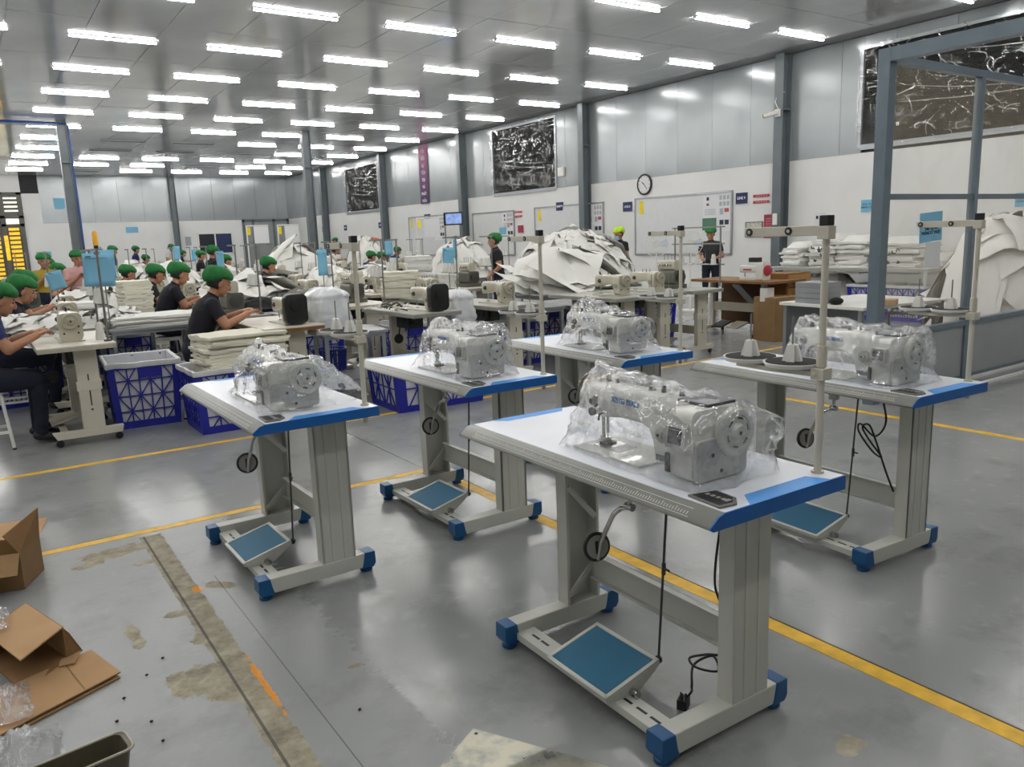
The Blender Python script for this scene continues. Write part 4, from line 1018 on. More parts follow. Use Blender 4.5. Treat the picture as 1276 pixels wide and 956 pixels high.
# nearest table of each line, seen clearly
place(tabA, .60, 7.30, 'cream table on casters under the beige machine beside the big blue crate', None)
place(mA, .60, 7.22, 'beige sewing machine worked by the person in royal blue', None)
place(tabC, 2.24, 7.19, 'cream table with brown wooden edge under a black-covered machine', None)
place(mB, 2.30, 6.98, 'beige machine with black motor cover on the brown-edged table', None)
place(tabB, 3.67, 7.25, 'grey table whose machine has a black cover and tangled straps', None)
place(mB, 3.72, 6.98, 'beige machine with black motor cover beside tangled dark straps', None)
place(tabB, 4.58, 7.20, 'grey table with beige machine behind the nearer thread trays', None)
place(mA, 4.60, 7.02, 'beige lockstitch machine below the person with back turned', None)
place(tabB, 5.90, 6.90, 'grey table draped with white sheets before the tall fabric heap', None)
place(mA, 5.95, 6.72, 'beige lockstitch machine in front of draped white sheets', None)
place(tabB, 6.50, 6.95, 'grey table pushed beside the one draped with white sheets', None)
place(mA, 6.56, 6.80, 'beige lockstitch machine standing left of the dark overlock machine', None)
place(tabB, 7.10, 6.93, 'grey table on casters carrying the dark overlock machine', None)
place(mO, 7.08, 6.92, 'dark overlock machine with thread rack on a grey table', None)
place(sA, .62, 7.37, 'steel thread stand with blue sheet behind the nearest beige machine', None)
rnd = random.Random(11)
rows = {.60: [8.75, 10.2, 11.65, 13.2, 14.7, 16.2, 17.8, 19.4], 2.24: [8.66, 10.12, 11.6, 13.2, 14.8, 16.4, 18.0, 19.6, 21.2], 3.67: [8.75, 10.25, 11.8, 13.3, 14.8, 16.4, 18.0, 20.0, 22.0],
        4.58: [8.7, 10.2, 12.3, 14.0, 15.6, 17.3, 19.3, 21.4, 23.6], 5.95: [10.0, 13.0, 14.6, 16.0, 17.8, 19.8, 22.2], 7.6: [13.6, 15.2, 17.2, 19.6, 22.0, 25.0], 9.6: [15.0, 17.0, 19.5, 22.3, 25.0], 11.4: [20.3, 22.4, 25.0]}
papers = {(2.24, 10.12), (3.67, 10.25), (4.58, 12.3), (5.95, 8.4), (3.67, 13.3), (5.95, 13.0), (.60, 8.75), (7.6, 13.6), (4.58, 15.6)}
LINE = {.60: 'in the line behind the royal blue worker', 2.24: 'in the line behind the brown-edged table', 3.67: 'in the line behind the strap-strewn grey table', 4.58: 'in the line behind the square ivory stack', 5.95: 'in the line left of the back-turned worker', 7.6: 'in the line beyond the tall white heap', 9.6: 'in the line nearest the wall boards', 11.4: 'in the short line under the purple banner'}
for X, ys in rows.items():
    LN = LINE[X]
    for n, y in enumerate(ys):
        Xn, skip_ = X, False
        for t_, ps in PEOPLE:
            px_, py_ = t_.location.x, t_.location.y
            if abs(py_-y) < .75 and ps == 'seat' and abs(px_+.58-X) < .42: Xn = px_+.58
        for t_, ps in PEOPLE:
            px_, py_ = t_.location.x, t_.location.y
            if ps == 'seat' and abs(py_-y) < .85 and -.30 < Xn-px_ < .50: skip_ = True
            if ps == 'seat' and abs(py_-y) < .85 and -.45 < Xn-px_ < .50: skip_ = True
            if ps != 'seat' and abs(py_-y) < .8 and abs(px_-Xn) < .45: skip_ = True
        if skip_: continue
        Xo, X = X, Xn
        place(tabA if (n+int(Xo)) % 2 else tabB, X, y, 'old sewing table '+LN, GT+' '+LN)
        place(mO if rnd.random() < .22 else (mB if rnd.random() < .15 else mA), X+.0, y-.10+rnd.uniform(-.08, .08), 'beige sewing machine '+LN, GM+' '+LN)
        place(sA, X+rnd.uniform(-.02, .02), y+rnd.uniform(-.02, .05), 'steel thread stand with white cones '+LN, GS+' '+LN)
        X = Xo
for p in protos:
    for c in [g for ch in p.children for g in ch.children]+list(p.children): bpy.data.objects.remove(c)
    bpy.data.objects.remove(p)

# blue job sheets clipped to the stands
def sheet(x, y, z, w_, h_, lab, yaw=0, m=PAPER_BLUE, grp='sky blue job sheets on the stands', tilt=0, zb=T2):
    seed = x*7+y
    def fn(u, v): return ((u-.5)*w_, .006*math.sin(u*3+seed)+.004*math.sin(v*5), (v-.5)*h_)
    t = thing('job_sheet', (x, y, z), yaw, lab, 'paper', grp)
    a = MB().grid(fn, 5, 5).build('sheet', m, t, (0, 0, 0), (0, tilt, 0), smooth='all')
    md = a.modifiers.new('t', 'SOLIDIFY'); md.thickness = .0015
    MB().cyl((0, .014, zb-z), (0, .014, h_/2+.03), .006, n=6).cyl((0, .014, zb-z), (0, .014, zb-z+.008), .03, n=10).box(-.02, .02, 0, .02, h_/2-.01, h_/2+.012).build('pole', STEEL, t)
    MB().box(-w_*.4, w_*.4, -.003, -.002, h_*.34, h_*.36).build('print_line', mat('sheet_print', '#4f7f98', .8), t)
    MB().box(-w_*.38, -w_*.2, -.004, -.003, h_*.39, h_*.42).build('print_heading', mat('sheet_print_dark', '#2e4656', .8), t)
    return t
sheet(.87, 7.19, 1.335, .225, .265, 'large sky blue job sheet in front of the pink-shirted person', R(-8), tilt=R(2))
sheet(1.06, 8.45, 1.36, .22, .27, 'sky blue job sheet tucked behind the largest one', R(-8), zb=.735)
sheet(.70, 9.0, 1.215, .15, .18, 'small tilted sky blue sheet below the mustard-shirted person', R(-10), tilt=R(-14))
sheet(3.76, 9.8, 1.24, .12, .33, 'long sky blue sheet hanging in two leaves by a grey arm', R(-25))
sheet(5.22, 9.1, 1.235, .15, .27, 'sky blue sheet hanging left of the person with back turned', R(-30))
sheet(6.1, 12.7, 1.36, .13, .23, 'sky blue sheet hanging before the far white board with yellow tag', R(-30))
sheet(3.46, 13.6, 1.25, .12, .33, 'sky blue sheet before the standing person in the middle rows', R(-20))
sheet(4.42, 21.5, 1.36, .16, .36, 'sky blue sheet near the far standing person in white', R(-20))
sheet(4.74, 21.0, 1.30, .14, .28, 'narrow sky blue sheet right beside the one near the far person', R(-20))
sheet(7.2, 12.3, 1.32, .07, .34, 'sky blue strip hanging in front of the back-turned person', R(-30), zb=.77)

# ---- stools
def stool():
    s = thing('stool', label='x', cat='stool', group='x')
    for y in (-.095, .005): MB().box(-.14, .14, y+.0, y+.09, .425, .45).build('seat_board', WHITE_PL, s, bevel=.004)
    for sx in (-1, 1):
        for sy in (-1, 1): MB().cyl((sx*.13, sy*.10, .42), (sx*.16, sy*.125, .012), .011, n=8).cyl((sx*.16, sy*.125, 0), (sx*.16, sy*.125, .014), .013, n=8, mi=1).build('leg', [WHITE_PL, BLACK], s)
    MB().box(-.14, .14, -.10, .10, .405, .425).build('seat_frame', WHITE_PL, s)
    for y in (-.118, .118): MB().box(-.15, .15, y-.008, y+.008, .13, .15).build('stretcher', WHITE_PL, s)
    for x in (-.15, .15): MB().box(x-.008, x+.008, -.11, .11, .19, .21).build('stretcher', WHITE_PL, s)
    return s
st_ = stool(); first = True
for t, pose in PEOPLE:
    if pose != 'seat' or t.location.y > 15.5: continue
    o = st_ if first else copy_tree(st_)
    o.location = (t.location.x+.0, t.location.y, 0); o.scale = (1.15, 1.15, 1.0)
    o['label'] = 'white slatted stool under the person in royal blue at the left' if first else 'white stool under a worker in the middle rows'
    if not first: o['group'] = 'white stools under workers in the middle rows'
    else: del o['group']
    first = False

# ---- blue lattice crates with white liners
def crate_mesh(w_, d_, h_, nx, nz_, plate=True, fl=.03):
    """one lattice side wall per call pair is merged as the moulded shell"""
    b = MB(); t = .010
    def P(side, u, v):      # u along the side 0..1, v height 0..1 -> 3-D with flared top
        W2, D2 = w_/2+fl*v, d_/2+fl*v; z = .015+v*(h_-.015)
        return {0: Vector((-W2+2*W2*u, -D2, z)), 1: Vector((W2, -D2+2*D2*u, z)), 2: Vector((W2-2*W2*u, D2, z)), 3: Vector((-W2, D2-2*D2*u, z))}[side]
    nrm = [Vector((0,-1,0)), Vector((1,0,0)), Vector((0,1,0)), Vector((-1,0,0))]
    def bar(side, a, c, wd=.010, th=t):
        A, B = P(side, *a), P(side, *c); d = (B-A).normalized(); n = nrm[side]; q = d.cross(n).normalized()*wd*.5; o = n*th
        b.add([A-q, B-q, B+q, A+q, A-q-o, B-q-o, B+q-o, A+q-o], [(0,1,2,3),(7,6,5,4),(0,4,5,1),(1,5,6,2),(2,6,7,3),(3,7,4,0)])
    for s in range(4):
        n_ = nx if s % 2 == 0 else max(3, int(nx*d_/w_+.5)); e = .10
        for (a, c) in (((0, 0), (0, 1)), ((1, 0), (1, 1))): bar(s, (a[0]*(1-.0)+ (e/2 if a[0] == 0 else -e/2), 0), (c[0]+(e/2 if c[0] == 0 else -e/2), 1), e*(w_ if s % 2 == 0 else d_)*1.05, .012)
        bar(s, (0, .04), (1, .04), .05); bar(s, (0, .97), (1, .97), .035, .016)
        for j in range(1, nz_): bar(s, (e, j/nz_), (1-e, j/nz_), .010)
        for i in range(n_):
            u0, u1 = e+(1-2*e)*i/n_, e+(1-2*e)*(i+1)/n_
            if i: bar(s, (u0, 0), (u0, 1), .010)
            for j in range(nz_):
                v0, v1 = j/nz_, (j+1)/nz_
                if plate and s % 2 == 0 and j == nz_-1 and 1 < i < n_-1:
                    continue
                if (i+j) % 2 == 0: bar(s, (u0, v0), (u1, v1), .009)
                else: bar(s, (u0, v1), (u1, v0), .009)
        if plate and s % 2 == 0:
            u0, u1 = e+(1-2*e)*2/n_, e+(1-2*e)*(n_-1)/n_
            bar(s, (u0, 1-.55/nz_), (u1, 1-.55/nz_), h_*.62/nz_, .012)
    b.box(-w_/2, w_/2, -d_/2, d_/2, .0, .02)
    return b.mesh('crate_shell', CRATE_BLUE)
def crate_liner(w_, d_, h_, fl=.03, seed=0):
    b = MB(); n = 80; vs = []
    def per(u):
        u = (u % 1)*4; s = int(u); f = u-s
        return [(-1+2*f, -1), (1, -1+2*f), (1-2*f, 1), (-1, 1-2*f)][s]
    rowsv = [(.012, -.018, 0), (.35, -.018, 0), (.7, -.018, 0), (.95, -.020, 0), (1.03, -.018, 0), (1.045, -.004, 0), (1.04, .010, 0), (.985, .013, 0), (.96, .008, 0)]
    for v, o, _ in rowsv:
        for i in range(n):
            x, y = per(i/n); wob = .006*nz3(i*.7, v*3, seed)
            W2, D2 = w_/2+fl*v+o+wob, d_/2+fl*v+o+wob
            dz = (.008*nz3(i*.2, seed, 4) if v > .8 else 0)
            vs.append((x*W2, y*D2, v*h_+dz))
    m = len(rowsv); b.add(vs, [(j*n+i, j*n+(i+1) % n, (j+1)*n+(i+1) % n, (j+1)*n+i) for j in range(m-1) for i in range(n)]+[tuple(range(n-1, -1, -1))])
    return b.mesh('liner', LINER, smooth=True)
shells = {}
def crate(x, y, w_, d_, h_, nx, nz_, lab, yaw=0, grp=None, z=0):
    key = (w_, d_, h_, nx, nz_)
    if key not in shells: shells[key] = (crate_mesh(w_, d_, h_, nx, nz_), crate_liner(w_, d_, h_, seed=x))
    t = thing('plastic_crate', (x, y, z), yaw, lab, 'crate', grp)
    link('crate_shell', shells[key][0], t); link('liner', shells[key][1], t); return t
crate(1.13, 7.50, .50, .66, .54, 5, 4, 'tall blue lattice crate with white liner, beside the cream caster table', R(-4))
crate(1.67, 6.76, .58, .54, .50, 5, 4, 'blue crate holding a leaning pile of folded white fabric', R(0))
crate(3.36, 6.38, .84, .60, .40, 6, 2, 'wide low blue lattice crate behind the table where yellow lines meet', R(-2))
GC = 'blue crates tucked between the working rows'
for x, y, w_, d_, h_ in ((.12, 9.3, .50, .60, .52), (.40, 8.1+1.6, .50, .60, .52), (1.5, 8.6, .5, .6, .36), (3.05, 8.5, .50, .60, .52), (4.1, 8.35, .5, .6, .52), (5.25, 7.75, .50, .60, .52), (5.4, 8.5, .50, .60, .52), (6.3, 8.6, .5, .6, .52), (7.9, 8.2, .5, .6, .52), (1.4, 10.2, .5, .6, .52), (11.85, 7.1, .5, .6, .52), (11.85, 6.5, .5, .6, .52)):
    crate(x, y, w_, d_, h_, 5, 4, 'blue lattice crate tucked between the working rows', R(rnd.uniform(-6, 6)), GC)

# ---- white fabric: stacks and heaps; every visible sheet is a piece of its own
def sheet_mesh(w_, d_, t, seed, droop=.0, m=CLOTH):
    b = MB(); nu, nv = 6, 5; top = []; rr = random.Random(seed)
    for j in range(nv+1):
        for i in range(nu+1):
            u, v = i/nu-.5, j/nv-.5; e = max(abs(u), abs(v))*2
            top.append(Vector((u*w_*(1+.05*nz3(v*4, seed)), v*d_*(1+.05*nz3(u*4, seed+3)), .012*nz3(u*5+seed, v*5)-droop*max(0, e-.55)**2*2)))
    n = len(top); vs = top+[p-Vector((0, 0, t*(.6+.4*(1-0)))) for p in top]
    fs = [(j*(nu+1)+i, j*(nu+1)+i+1, (j+1)*(nu+1)+i+1, (j+1)*(nu+1)+i) for j in range(nv) for i in range(nu)]
    fs += [tuple(n+k for k in reversed(f)) for f in fs]
    edge = [i for i in range(nu+1)]+[(j+1)*(nu+1)-1 for j in range(1, nv+1)]+[nv*(nu+1)+i for i in range(nu-1, -1, -1)]+[j*(nu+1) for j in range(nv-1, 0, -1)]
    fs += [(edge[k], n+edge[k], n+edge[(k+1) % len(edge)], edge[(k+1) % len(edge)]) for k in range(len(edge))]
    b.add(vs, fs); return b.mesh('fabric_sheet', m, smooth=True)
SH = {}
def stack(x, y, z, w_, d_, n, t, lab, yaw=0, jit=.012, grp=None, m=CLOTH, lean=(0, 0), droop=0.0):
    o = thing('fabric_stack', (x, y, z), yaw, lab, 'fabric stack', grp)
    for k in range(n):
        key = (w_, d_, t, k % 3, m.name, droop)
        if key not in SH: SH[key] = sheet_mesh(w_, d_, t, k % 3+w_*10, droop, m)
        link('fabric_sheet', SH[key], o, (rnd.uniform(-jit, jit)+lean[0]*k, rnd.uniform(-jit, jit)+lean[1]*k, t*(k+1)), (rnd.uniform(-.01, .01), rnd.uniform(-.01, .01), rnd.uniform(-.03, .03)*(1 if jit < .02 else 3)))
    return o
def heap(x, y, z0, rx, ry, h, n, seed, lab, yaw=0, straps=0, m=CLOTH, sz=(.11, .22)):
    n = int(n*2.2) if sz[1] < .3 else n
    o = thing('fabric_heap', (x, y, z0), yaw, lab, 'fabric heap'); rr = random.Random(seed)
    def dome(px, py): r2 = (px/rx)**2+(py/ry)**2; return max(0, 1-r2)**.75
    core = MB().grid(lambda u, v: ((u*2-1)*rx*.96, (v*2-1)*ry*.96, h*.80*dome((u*2-1)*rx, (v*2-1)*ry)+.03*nz3(u*6, v*6, seed)*dome((u*2-1)*rx*.9, (v*2-1)*ry*.9)), 20, 16).build('heap_core', m, o, smooth=True)
    for k in range(n):
        a = rr.uniform(0, 2*math.pi); q = math.sqrt(rr.random())*.82; px, py = rx*q*math.cos(a), ry*q*math.sin(a)
        w_, d_ = rr.uniform(*sz), rr.uniform(*sz)*.8; an = rr.uniform(0, math.pi); ca, sa = math.cos(an), math.sin(an)
        lift = rr.uniform(.02, .09)*h/.5; nu, nv = 8, 6; sd = seed+k*1.7; vs = []
        tiltx, tilty = rr.uniform(-.4, .4), rr.uniform(-.4, .4)
        for j in range(nv+1):
            for i in range(nu+1):
                u, v = (i/nu-.5)*2*w_, (j/nv-.5)*2*d_
                X_, Y_ = px+ca*u-sa*v, py+sa*u+ca*v
                zz = h*.86*dome(X_, Y_)+lift+tiltx*u+tilty*v+.05*nz3(X_*6+sd, Y_*6, sd)+.035*abs(nz3(X_*15, Y_*15, sd))
                vs.append(Vector((X_, Y_, max(.006, zz))))
        N = len(vs); fs = [(j*(nu+1)+i, j*(nu+1)+i+1, (j+1)*(nu+1)+i+1, (j+1)*(nu+1)+i) for j in range(nv) for i in range(nu)]
        b = MB().add(vs+[p-Vector((0, 0, .005)) for p in vs], fs+[tuple(N+q_ for q_ in reversed(f)) for f in fs])
        if straps and k % 2 == 0:
            i0 = rr.randrange(1, nu-3); j0 = rr.randrange(1, nv-1)
            A, B = vs[j0*(nu+1)+i0]+Vector((0,0,.006)), vs[j0*(nu+1)+i0+2]+Vector((0,0,.006)); sd2 = Vector((B-A)).cross(Vector((0,0,1))).normalized()*.014
            b.add([A-sd2, B-sd2, B+sd2, A+sd2], [(0, 1, 2, 3)], 1)
        b.build('fabric_sheet', [m, STRAP], o, smooth=True)
    return o
# on the crate by the trench table
stack(1.78, 6.72, .47, .66, .46, 15, .021, 'leaning pile of folded ivory fabric rising from a blue crate', R(4), .028, None, CLOTH2, (.002, .003), .03)
stack(1.50, 8.78, .735, .86, .52, 9, .012, 'flat white sheets stacked on the steel side table', R(3), .03, None, CLOTH, (0, 0), .05)
stack(1.50, 9.70, .74, .30, .34, 17, .024, 'tall stack of folded white fabric before a seated worker', R(5), .012, None, CLOTH2)
stack(4.42, 8.95, T2, .44, .36, 15, .021, 'square stack of folded ivory fabric on a middle table', R(-20), .012, None, CLOTH2)
stack(4.33, 10.3, T2, .30, .30, 14, .021, 'smaller ivory fabric stack behind the square one', R(-10), .012, None, CLOTH2)
stack(5.45, 10.4, T2, .36, .30, 22, .021, 'highest folded white fabric stack in the middle rows', R(-20), .012, None, CLOTH)
stack(5.75, 10.15, T2, .26, .26, 9, .021, 'low white fabric stack right of the highest one', R(-20), .012, None, CLOTH)
stack(3.2, 9.2, T2, .5, .4, 8, .02, 'white fabric stack beside the lavender tub', R(10), .03, None, CLOTH)
stack(.95, 9.3, T2, .42, .40, 10, .018, 'white fabric stack behind the second beige machine', R(10), .03, None, CLOTH)
heap(8.05, 10.05, .76, 1.05, .75, .74, 46, 5, 'tall heap of white sewn pieces with dark straps behind the lattice crates', R(-35), 1)
heap(6.45, 8.15, .76, .75, .55, .42, 26, 8, 'draped heap of white sheets over the middle grey table', R(-30), 1, CLOTH, (.35, .55))
heap(7.5, 12.6, .78, .62, .5, .66, 26, 12, 'white fabric heap left of the back-turned person', R(-35), 1)
heap(9.0, 11.6, .80, .8, .6, .62, 26, 15, 'white fabric heap below the white board on the wall', R(-35), 1)
heap(4.9, 14.2, .80, .62, .45, .62, 20, 18, 'white fabric heap behind the masked workers', R(-20), 0, CLOTH, (.3, .5))
heap(8.2, 18.4, .80, .5, .42, .78, 18, 21, 'white fabric heap topped with an orange cloth', R(-30), 1)
heap(4.35, 11.0, .76, .5, .45, .35, 18, 24, 'white fabric heap around the machine with blue hanging sheets', R(-20), 1)
heap(2.75, 9.4, .78, .5, .5, .24, 16, 27, 'white sheets spilling over the table ahead of the nearest seated workers', R(-10), 0, CLOTH, (.3, .5))
heap(2.98, 11.35, .78, .42, .42, .36, 14, 30, 'white pointed fabric heap between two seated workers in black', R(-10), 0)
heap(1.2, 10.6, .78, .5, .5, .22, 14, 33, 'white fabric pieces spread below the blue job sheets', R(0), 0)
heap(1.15, 8.95, .735, .34, .30, .14, 16, 35, 'bundle of striped white strips on the steel side table', R(20), 2, CLOTH, (.10, .2))
heap(.42, 8.0, T2, .32, .28, .12, 12, 37, 'grey-white crumpled strips beside the nearest worker', R(10), 2, CLOTH, (.12, .22))
heap(5.6, 12.2, .79, .45, .4, .3, 14, 40, 'low white heap beside the sky blue strip', R(-20), 1)
heap(2.9, 15.2, .8, .6, .5, .42, 14, 46, 'white cloth heap at the far left rows', R(-20), 0)
heap(6.2, 17.0, .8, .7, .5, .5, 16, 49, 'white cloth heap in the far middle rows', R(-20), 0)
heap(2.9, 18.5, .8, .6, .5, .4, 12, 52, 'white cloth heap below the far conduit column', R(-20), 0)
MB().ell((0, 0, 0), (.14, .12, .05), 14, 8).build('cloth_bundle', ORANGE, None, (8.42, 18.35, 1.53), smooth='all', label='orange cloth bundle on top of a white fabric heap', cat='cloth')
# ---- steel side tables and racks
def steel_table(x, y, w_, d_, h_, lab, yaw=0, shelf=True, m=ALU):
    t = thing('steel_table', (x, y, 0), yaw, lab, 'table')
    MB().box(-w_/2, w_/2, -d_/2, d_/2, h_-.025, h_).build('top', m, t, bevel=.002)
    MB().box(-w_/2+.02, w_/2-.02, -d_/2+.02, d_/2-.02, h_-.06, h_-.025).build('apron', m, t)
    for sx in (-1, 1):
        for sy in (-1, 1): MB().box(sx*(w_/2-.04)-.018, sx*(w_/2-.04)+.018, sy*(d_/2-.04)-.018, sy*(d_/2-.04)+.018, 0, h_-.06).build('leg', m, t)
    if shelf: MB().box(-w_/2+.02, w_/2-.02, -d_/2+.02, d_/2-.02, .2, .215).build('shelf', m, t)
    return t
steel_table(1.47, 8.80, .88, .90, .735, 'steel side table carrying flat white sheets and strips', R(0), False)
steel_table(1.34, 9.95, .60, 1.0, .74, 'steel side table behind the one with strips', R(0), False)
steel_table(2.95, 7.15, .62, .62, .66, 'grey steel rack under the stuffed white plastic bag', R(-10), True)
steel_table(5.2, 7.6, .55, 1.3, .70, 'steel table between the lines beside blue crates', R(0), False)
steel_table(6.45, 8.15, 1.45, 1.0, .76, 'steel table under the draped white sheets', R(-5), False)
steel_table(8.05, 10.05, 2.0, 1.2, .75, 'steel table under the tall white heap', R(-35), False)
steel_table(7.5, 12.6, 1.1, .9, .77, 'steel table under the heap left of the back-turned person', R(-35), False)
steel_table(9.0, 11.6, 1.5, 1.0, .79, 'steel table below the white wall board', R(-35), False)
# ================================================================ wall fittings
XS = XW-.006
def on_wall(name, y0, y1, z0, z1, m, lab, cat, th=.012, grp=None, parent=None):
    return MB().box(-th, 0, y0-(y0+y1)/2, y1-(y0+y1)/2, z0, z1).build(name, m, parent, (XS if parent is None else 0, (y0+y1)/2 if parent is None else 0, 0), label=lab, cat=cat, group=grp)
def wtext(body, y, z, size, m, name, parent, th=.014, xs=1.0, bold=0.0):
    # lettering on a plate of the right wall, read from inside the hall
    return text_mesh(body, size, m, name, parent, (-th, y, z), (R(90), 0, R(-90)), depth=.001, xs=xs, bold=bold)
WHITE_INK = mat('white_lettering', '#dfe2ea', .6); DARK_INK = mat('dark_lettering', '#2a3640', .7); GREY_INK = mat('grey_print', '#a9adb2', .8)
for y0, y1, txt, lab in ((10.90, 11.19, 'LINE 9', 'navy wall plate reading LINE 9 beside two red strips'), (14.33, 14.64, 'LINE 8', 'navy wall plate reading LINE 8 below the clock'), (17.0, 17.28, 'LINE 7', 'navy wall plate above the white board with yellow tag'), (24.4, 24.8, 'LINE 5', 'navy plate above the far narrow white board'), (28.2, 28.58, 'LINE 4', 'navy plate left of the column by the purple banner'), (31.72, 32.0, 'LINE 3', 'navy plate below the far dark window'), (34.27, 34.5, 'LINE 2', 'navy plate farthest along the wall')):
    p = on_wall('line_sign', y0, y1, 1.98+(.14 if y0 in (17.0, 24.4) else 0), 2.20+(.14 if y0 in (17.0, 24.4) else 0), NAVY_SIGN, lab, 'sign', .03 if y0 in (17.0, 24.4) else .015)
    wtext(txt, 0, 2.09+(.14 if y0 in (17.0, 24.4) else 0), .075, WHITE_INK, 'lettering', p, .0165+(.015 if y0 in (17.0, 24.4) else 0), bold=.002)
for y0, y1, z in ((10.36, 10.75, 2.11), (10.36, 10.75, 1.99), (18.92, 19.28, 2.17), (18.92, 19.28, 2.05)):
    p = on_wall('red_strip', y0, y1, z-.025, z+.025, RED, 'red wall strip beside the LINE 9 plate' if y0 < 15 else 'red wall strip between two white boards', 'sign', .01, 'red slogan strips on the wall')
    for n in range(5): MB().box(-.0115, -.010, -.15+n*.06, -.11+n*.06, z-.008, z+.008).build('print', mat('pale_red_print', '#d89aa0', .8), p)
def board(y0, y1, z0, z1, lab, posters=True, tagc=True):
    yc = (y0+y1)/2; t = thing('whiteboard', (XS, yc, 0), 0, lab, 'board'); a, b = y0-yc, y1-yc
    MB().box(-.018, 0, a, b, z0, z1).build('panel', mat('board_white', '#d6d8d8', .25, var=.02), t)
    for q in ((a-.02, a+.02, z0-.02, z1+.02), (b-.02, b+.02, z0-.02, z1+.02), (a, b, z1-.02, z1+.02), (a, b, z0-.02, z0+.02)): MB().box(-.032, 0, *q).build('frame_bar', ALU, t)
    if posters:
        w_ = min(.8, (b-a)*.27)
        ps = MB().box(-.021, -.018, a+.03, a+w_, z1-.82, z1-.03).build('poster', PAPER_W, t)
        for r_ in range(2):
            for c_ in range(3): MB().box(-.0225, -.021, a+.06+c_*.10, a+.13+c_*.10, z1-.16-r_*.13, z1-.07-r_*.13).build('pictogram', GREY_INK, ps)
        MB().box(-.0225, -.021, a+.07, a+.19, z1-.42, z1-.34).build('red_box', mat('pale_red_box', '#b4565c', .8), ps)
        MB().box(-.0225, -.021, a+.22, a+.32, z1-.47, z1-.34).build('grey_box', GREY_INK, ps)
        for q in (.07, .21): MB().box(-.0225, -.021, a+q, a+q+.11, z1-.68, z1-.58).build('photo', DARK_INK, ps)
        MB().box(-.0225, -.021, a+w_-.17, a+w_-.10, z1-.16, z1-.09).build('blue_mark', NAVY_SIGN, ps)
        MB().box(-.0225, -.021, a+w_-.17, a+w_-.10, z1-.27, z1-.22).build('red_mark', mat('brick_mark', '#9a4a40', .8), ps)
        for n in range(4): MB().box(-.0225, -.021, a+w_-.36, a+w_-.05, z1-.36-n*.035, z1-.345-n*.035).build('text_line', GREY_INK, ps)
    if tagc: MB().box(-.024, -.018, b-.28, b-.15, z1-.36, z1-.06).build('yellow_note', YELLOW, t)
    return t
b8 = board(11.29, 14.2, .95, 2.25, 'white board with posters and yellow note, right of the clock')
MB().box(-.03, -.022, 11.70-12.745, 12.08-12.745, 1.46, 1.72).build('green_sheet', mat('dark_green_card', '#4f7560', .8), b8)
board(15.37, 18.28, .95, 2.24, 'white board with posters behind the tall white heap')
b6 = board(19.33, 21.6, .95, 2.22, 'white board with a blue sheet behind the back-turned person', True, False)
MB().box(-.03, -.022, 19.75-20.465, 20.1-20.465, 1.55, 1.76).build('blue_sheet', PAPER_BLUE, b6)
board(23.4, 26.0, .95, 2.27, 'far white board with yellow note below the purple banner')
p = on_wall('poster', 10.17, 10.47, 1.27, 1.73, CRIMSON, 'crimson poster beside a framed notice on the wall', 'poster', .012)
for n in range(6): MB().box(-.0135, -.012, -.10, .10, 1.64-n*.05, 1.652-n*.05).build('text_line', mat('pale_red_print', '#d89aa0', .8), p)
p = on_wall('framed_notice', 10.5, 10.93, 1.29, 1.60, mat('notice_print', '#b9b6aa', .7, var=.3, vscale=24), 'grey framed notice left of the crimson poster', 'notice', .012)
for q in ((-.215, -.20, 1.29, 1.60), (.20, .215, 1.29, 1.60), (-.215, .215, 1.585, 1.60), (-.215, .215, 1.29, 1.305)): MB().box(-.016, -.010, *q).build('frame_bar', DARKMETAL, p)
on_wall('red_notice', 18.88, 19.15, 1.58, 1.79, CRIMSON, 'small crimson notice low between two white boards', 'notice')
p = on_wall('paper_notice', 9.09, 9.31, 1.45, 1.72, PAPER_W, 'white paper notice above the stacked bags on the wall', 'notice', .006)
MB().box(-.0075, -.006, .03, .08, 1.60, 1.66).build('blue_mark', NAVY_SIGN, p)
for y0, y1, z0, z1, lab in ((8.10, 8.37, 1.69, 1.90, 'sky blue notice on the wall left of the booth post'), (5.5, 5.82, 1.65, 1.86, 'sky blue notice on the wall seen through the booth film')):
    p = on_wall('blue_notice', y0, y1, z0, z1, PAPER_BLUE, lab, 'notice', .006)
    wtext('KHU VỰC\nHÀNG HÓA', 0, (z0+z1)/2, .05, DARK_INK, 'lettering', p, .0075)
# clock
ck = thing('wall_clock', (XS, 13.885, 2.57), 0, 'round black-rimmed clock on the cladding edge', 'clock')
MB().lathe([(.20, 0), (.24, 0), (.245, -.03), (.225, -.045), (.205, -.035), (.20, -.02)], (0, 0, 0), 36, 'x').build('rim', BLACK, ck, smooth=True)
MB().cyl((-.018, 0, 0), (-.026, 0, 0), .205, n=32).build('dial', PAPER_W, ck)
MB().box(-.032, -.030, -.008, .008, -.01, .15, 0, Matrix.Rotation(R(140), 4, 'X')).build('minute_hand', BLACK, ck)
MB().box(-.030, -.028, -.010, .010, -.01, .10, 0, Matrix.Rotation(R(-55), 4, 'X')).build('hour_hand', BLACK, ck)
for n in range(12): MB().box(-.028, -.0262, -.006, .006, .165, .19, 0, Matrix.Rotation(R(30*n), 4, 'X')).build('hour_mark', BLACK, ck)
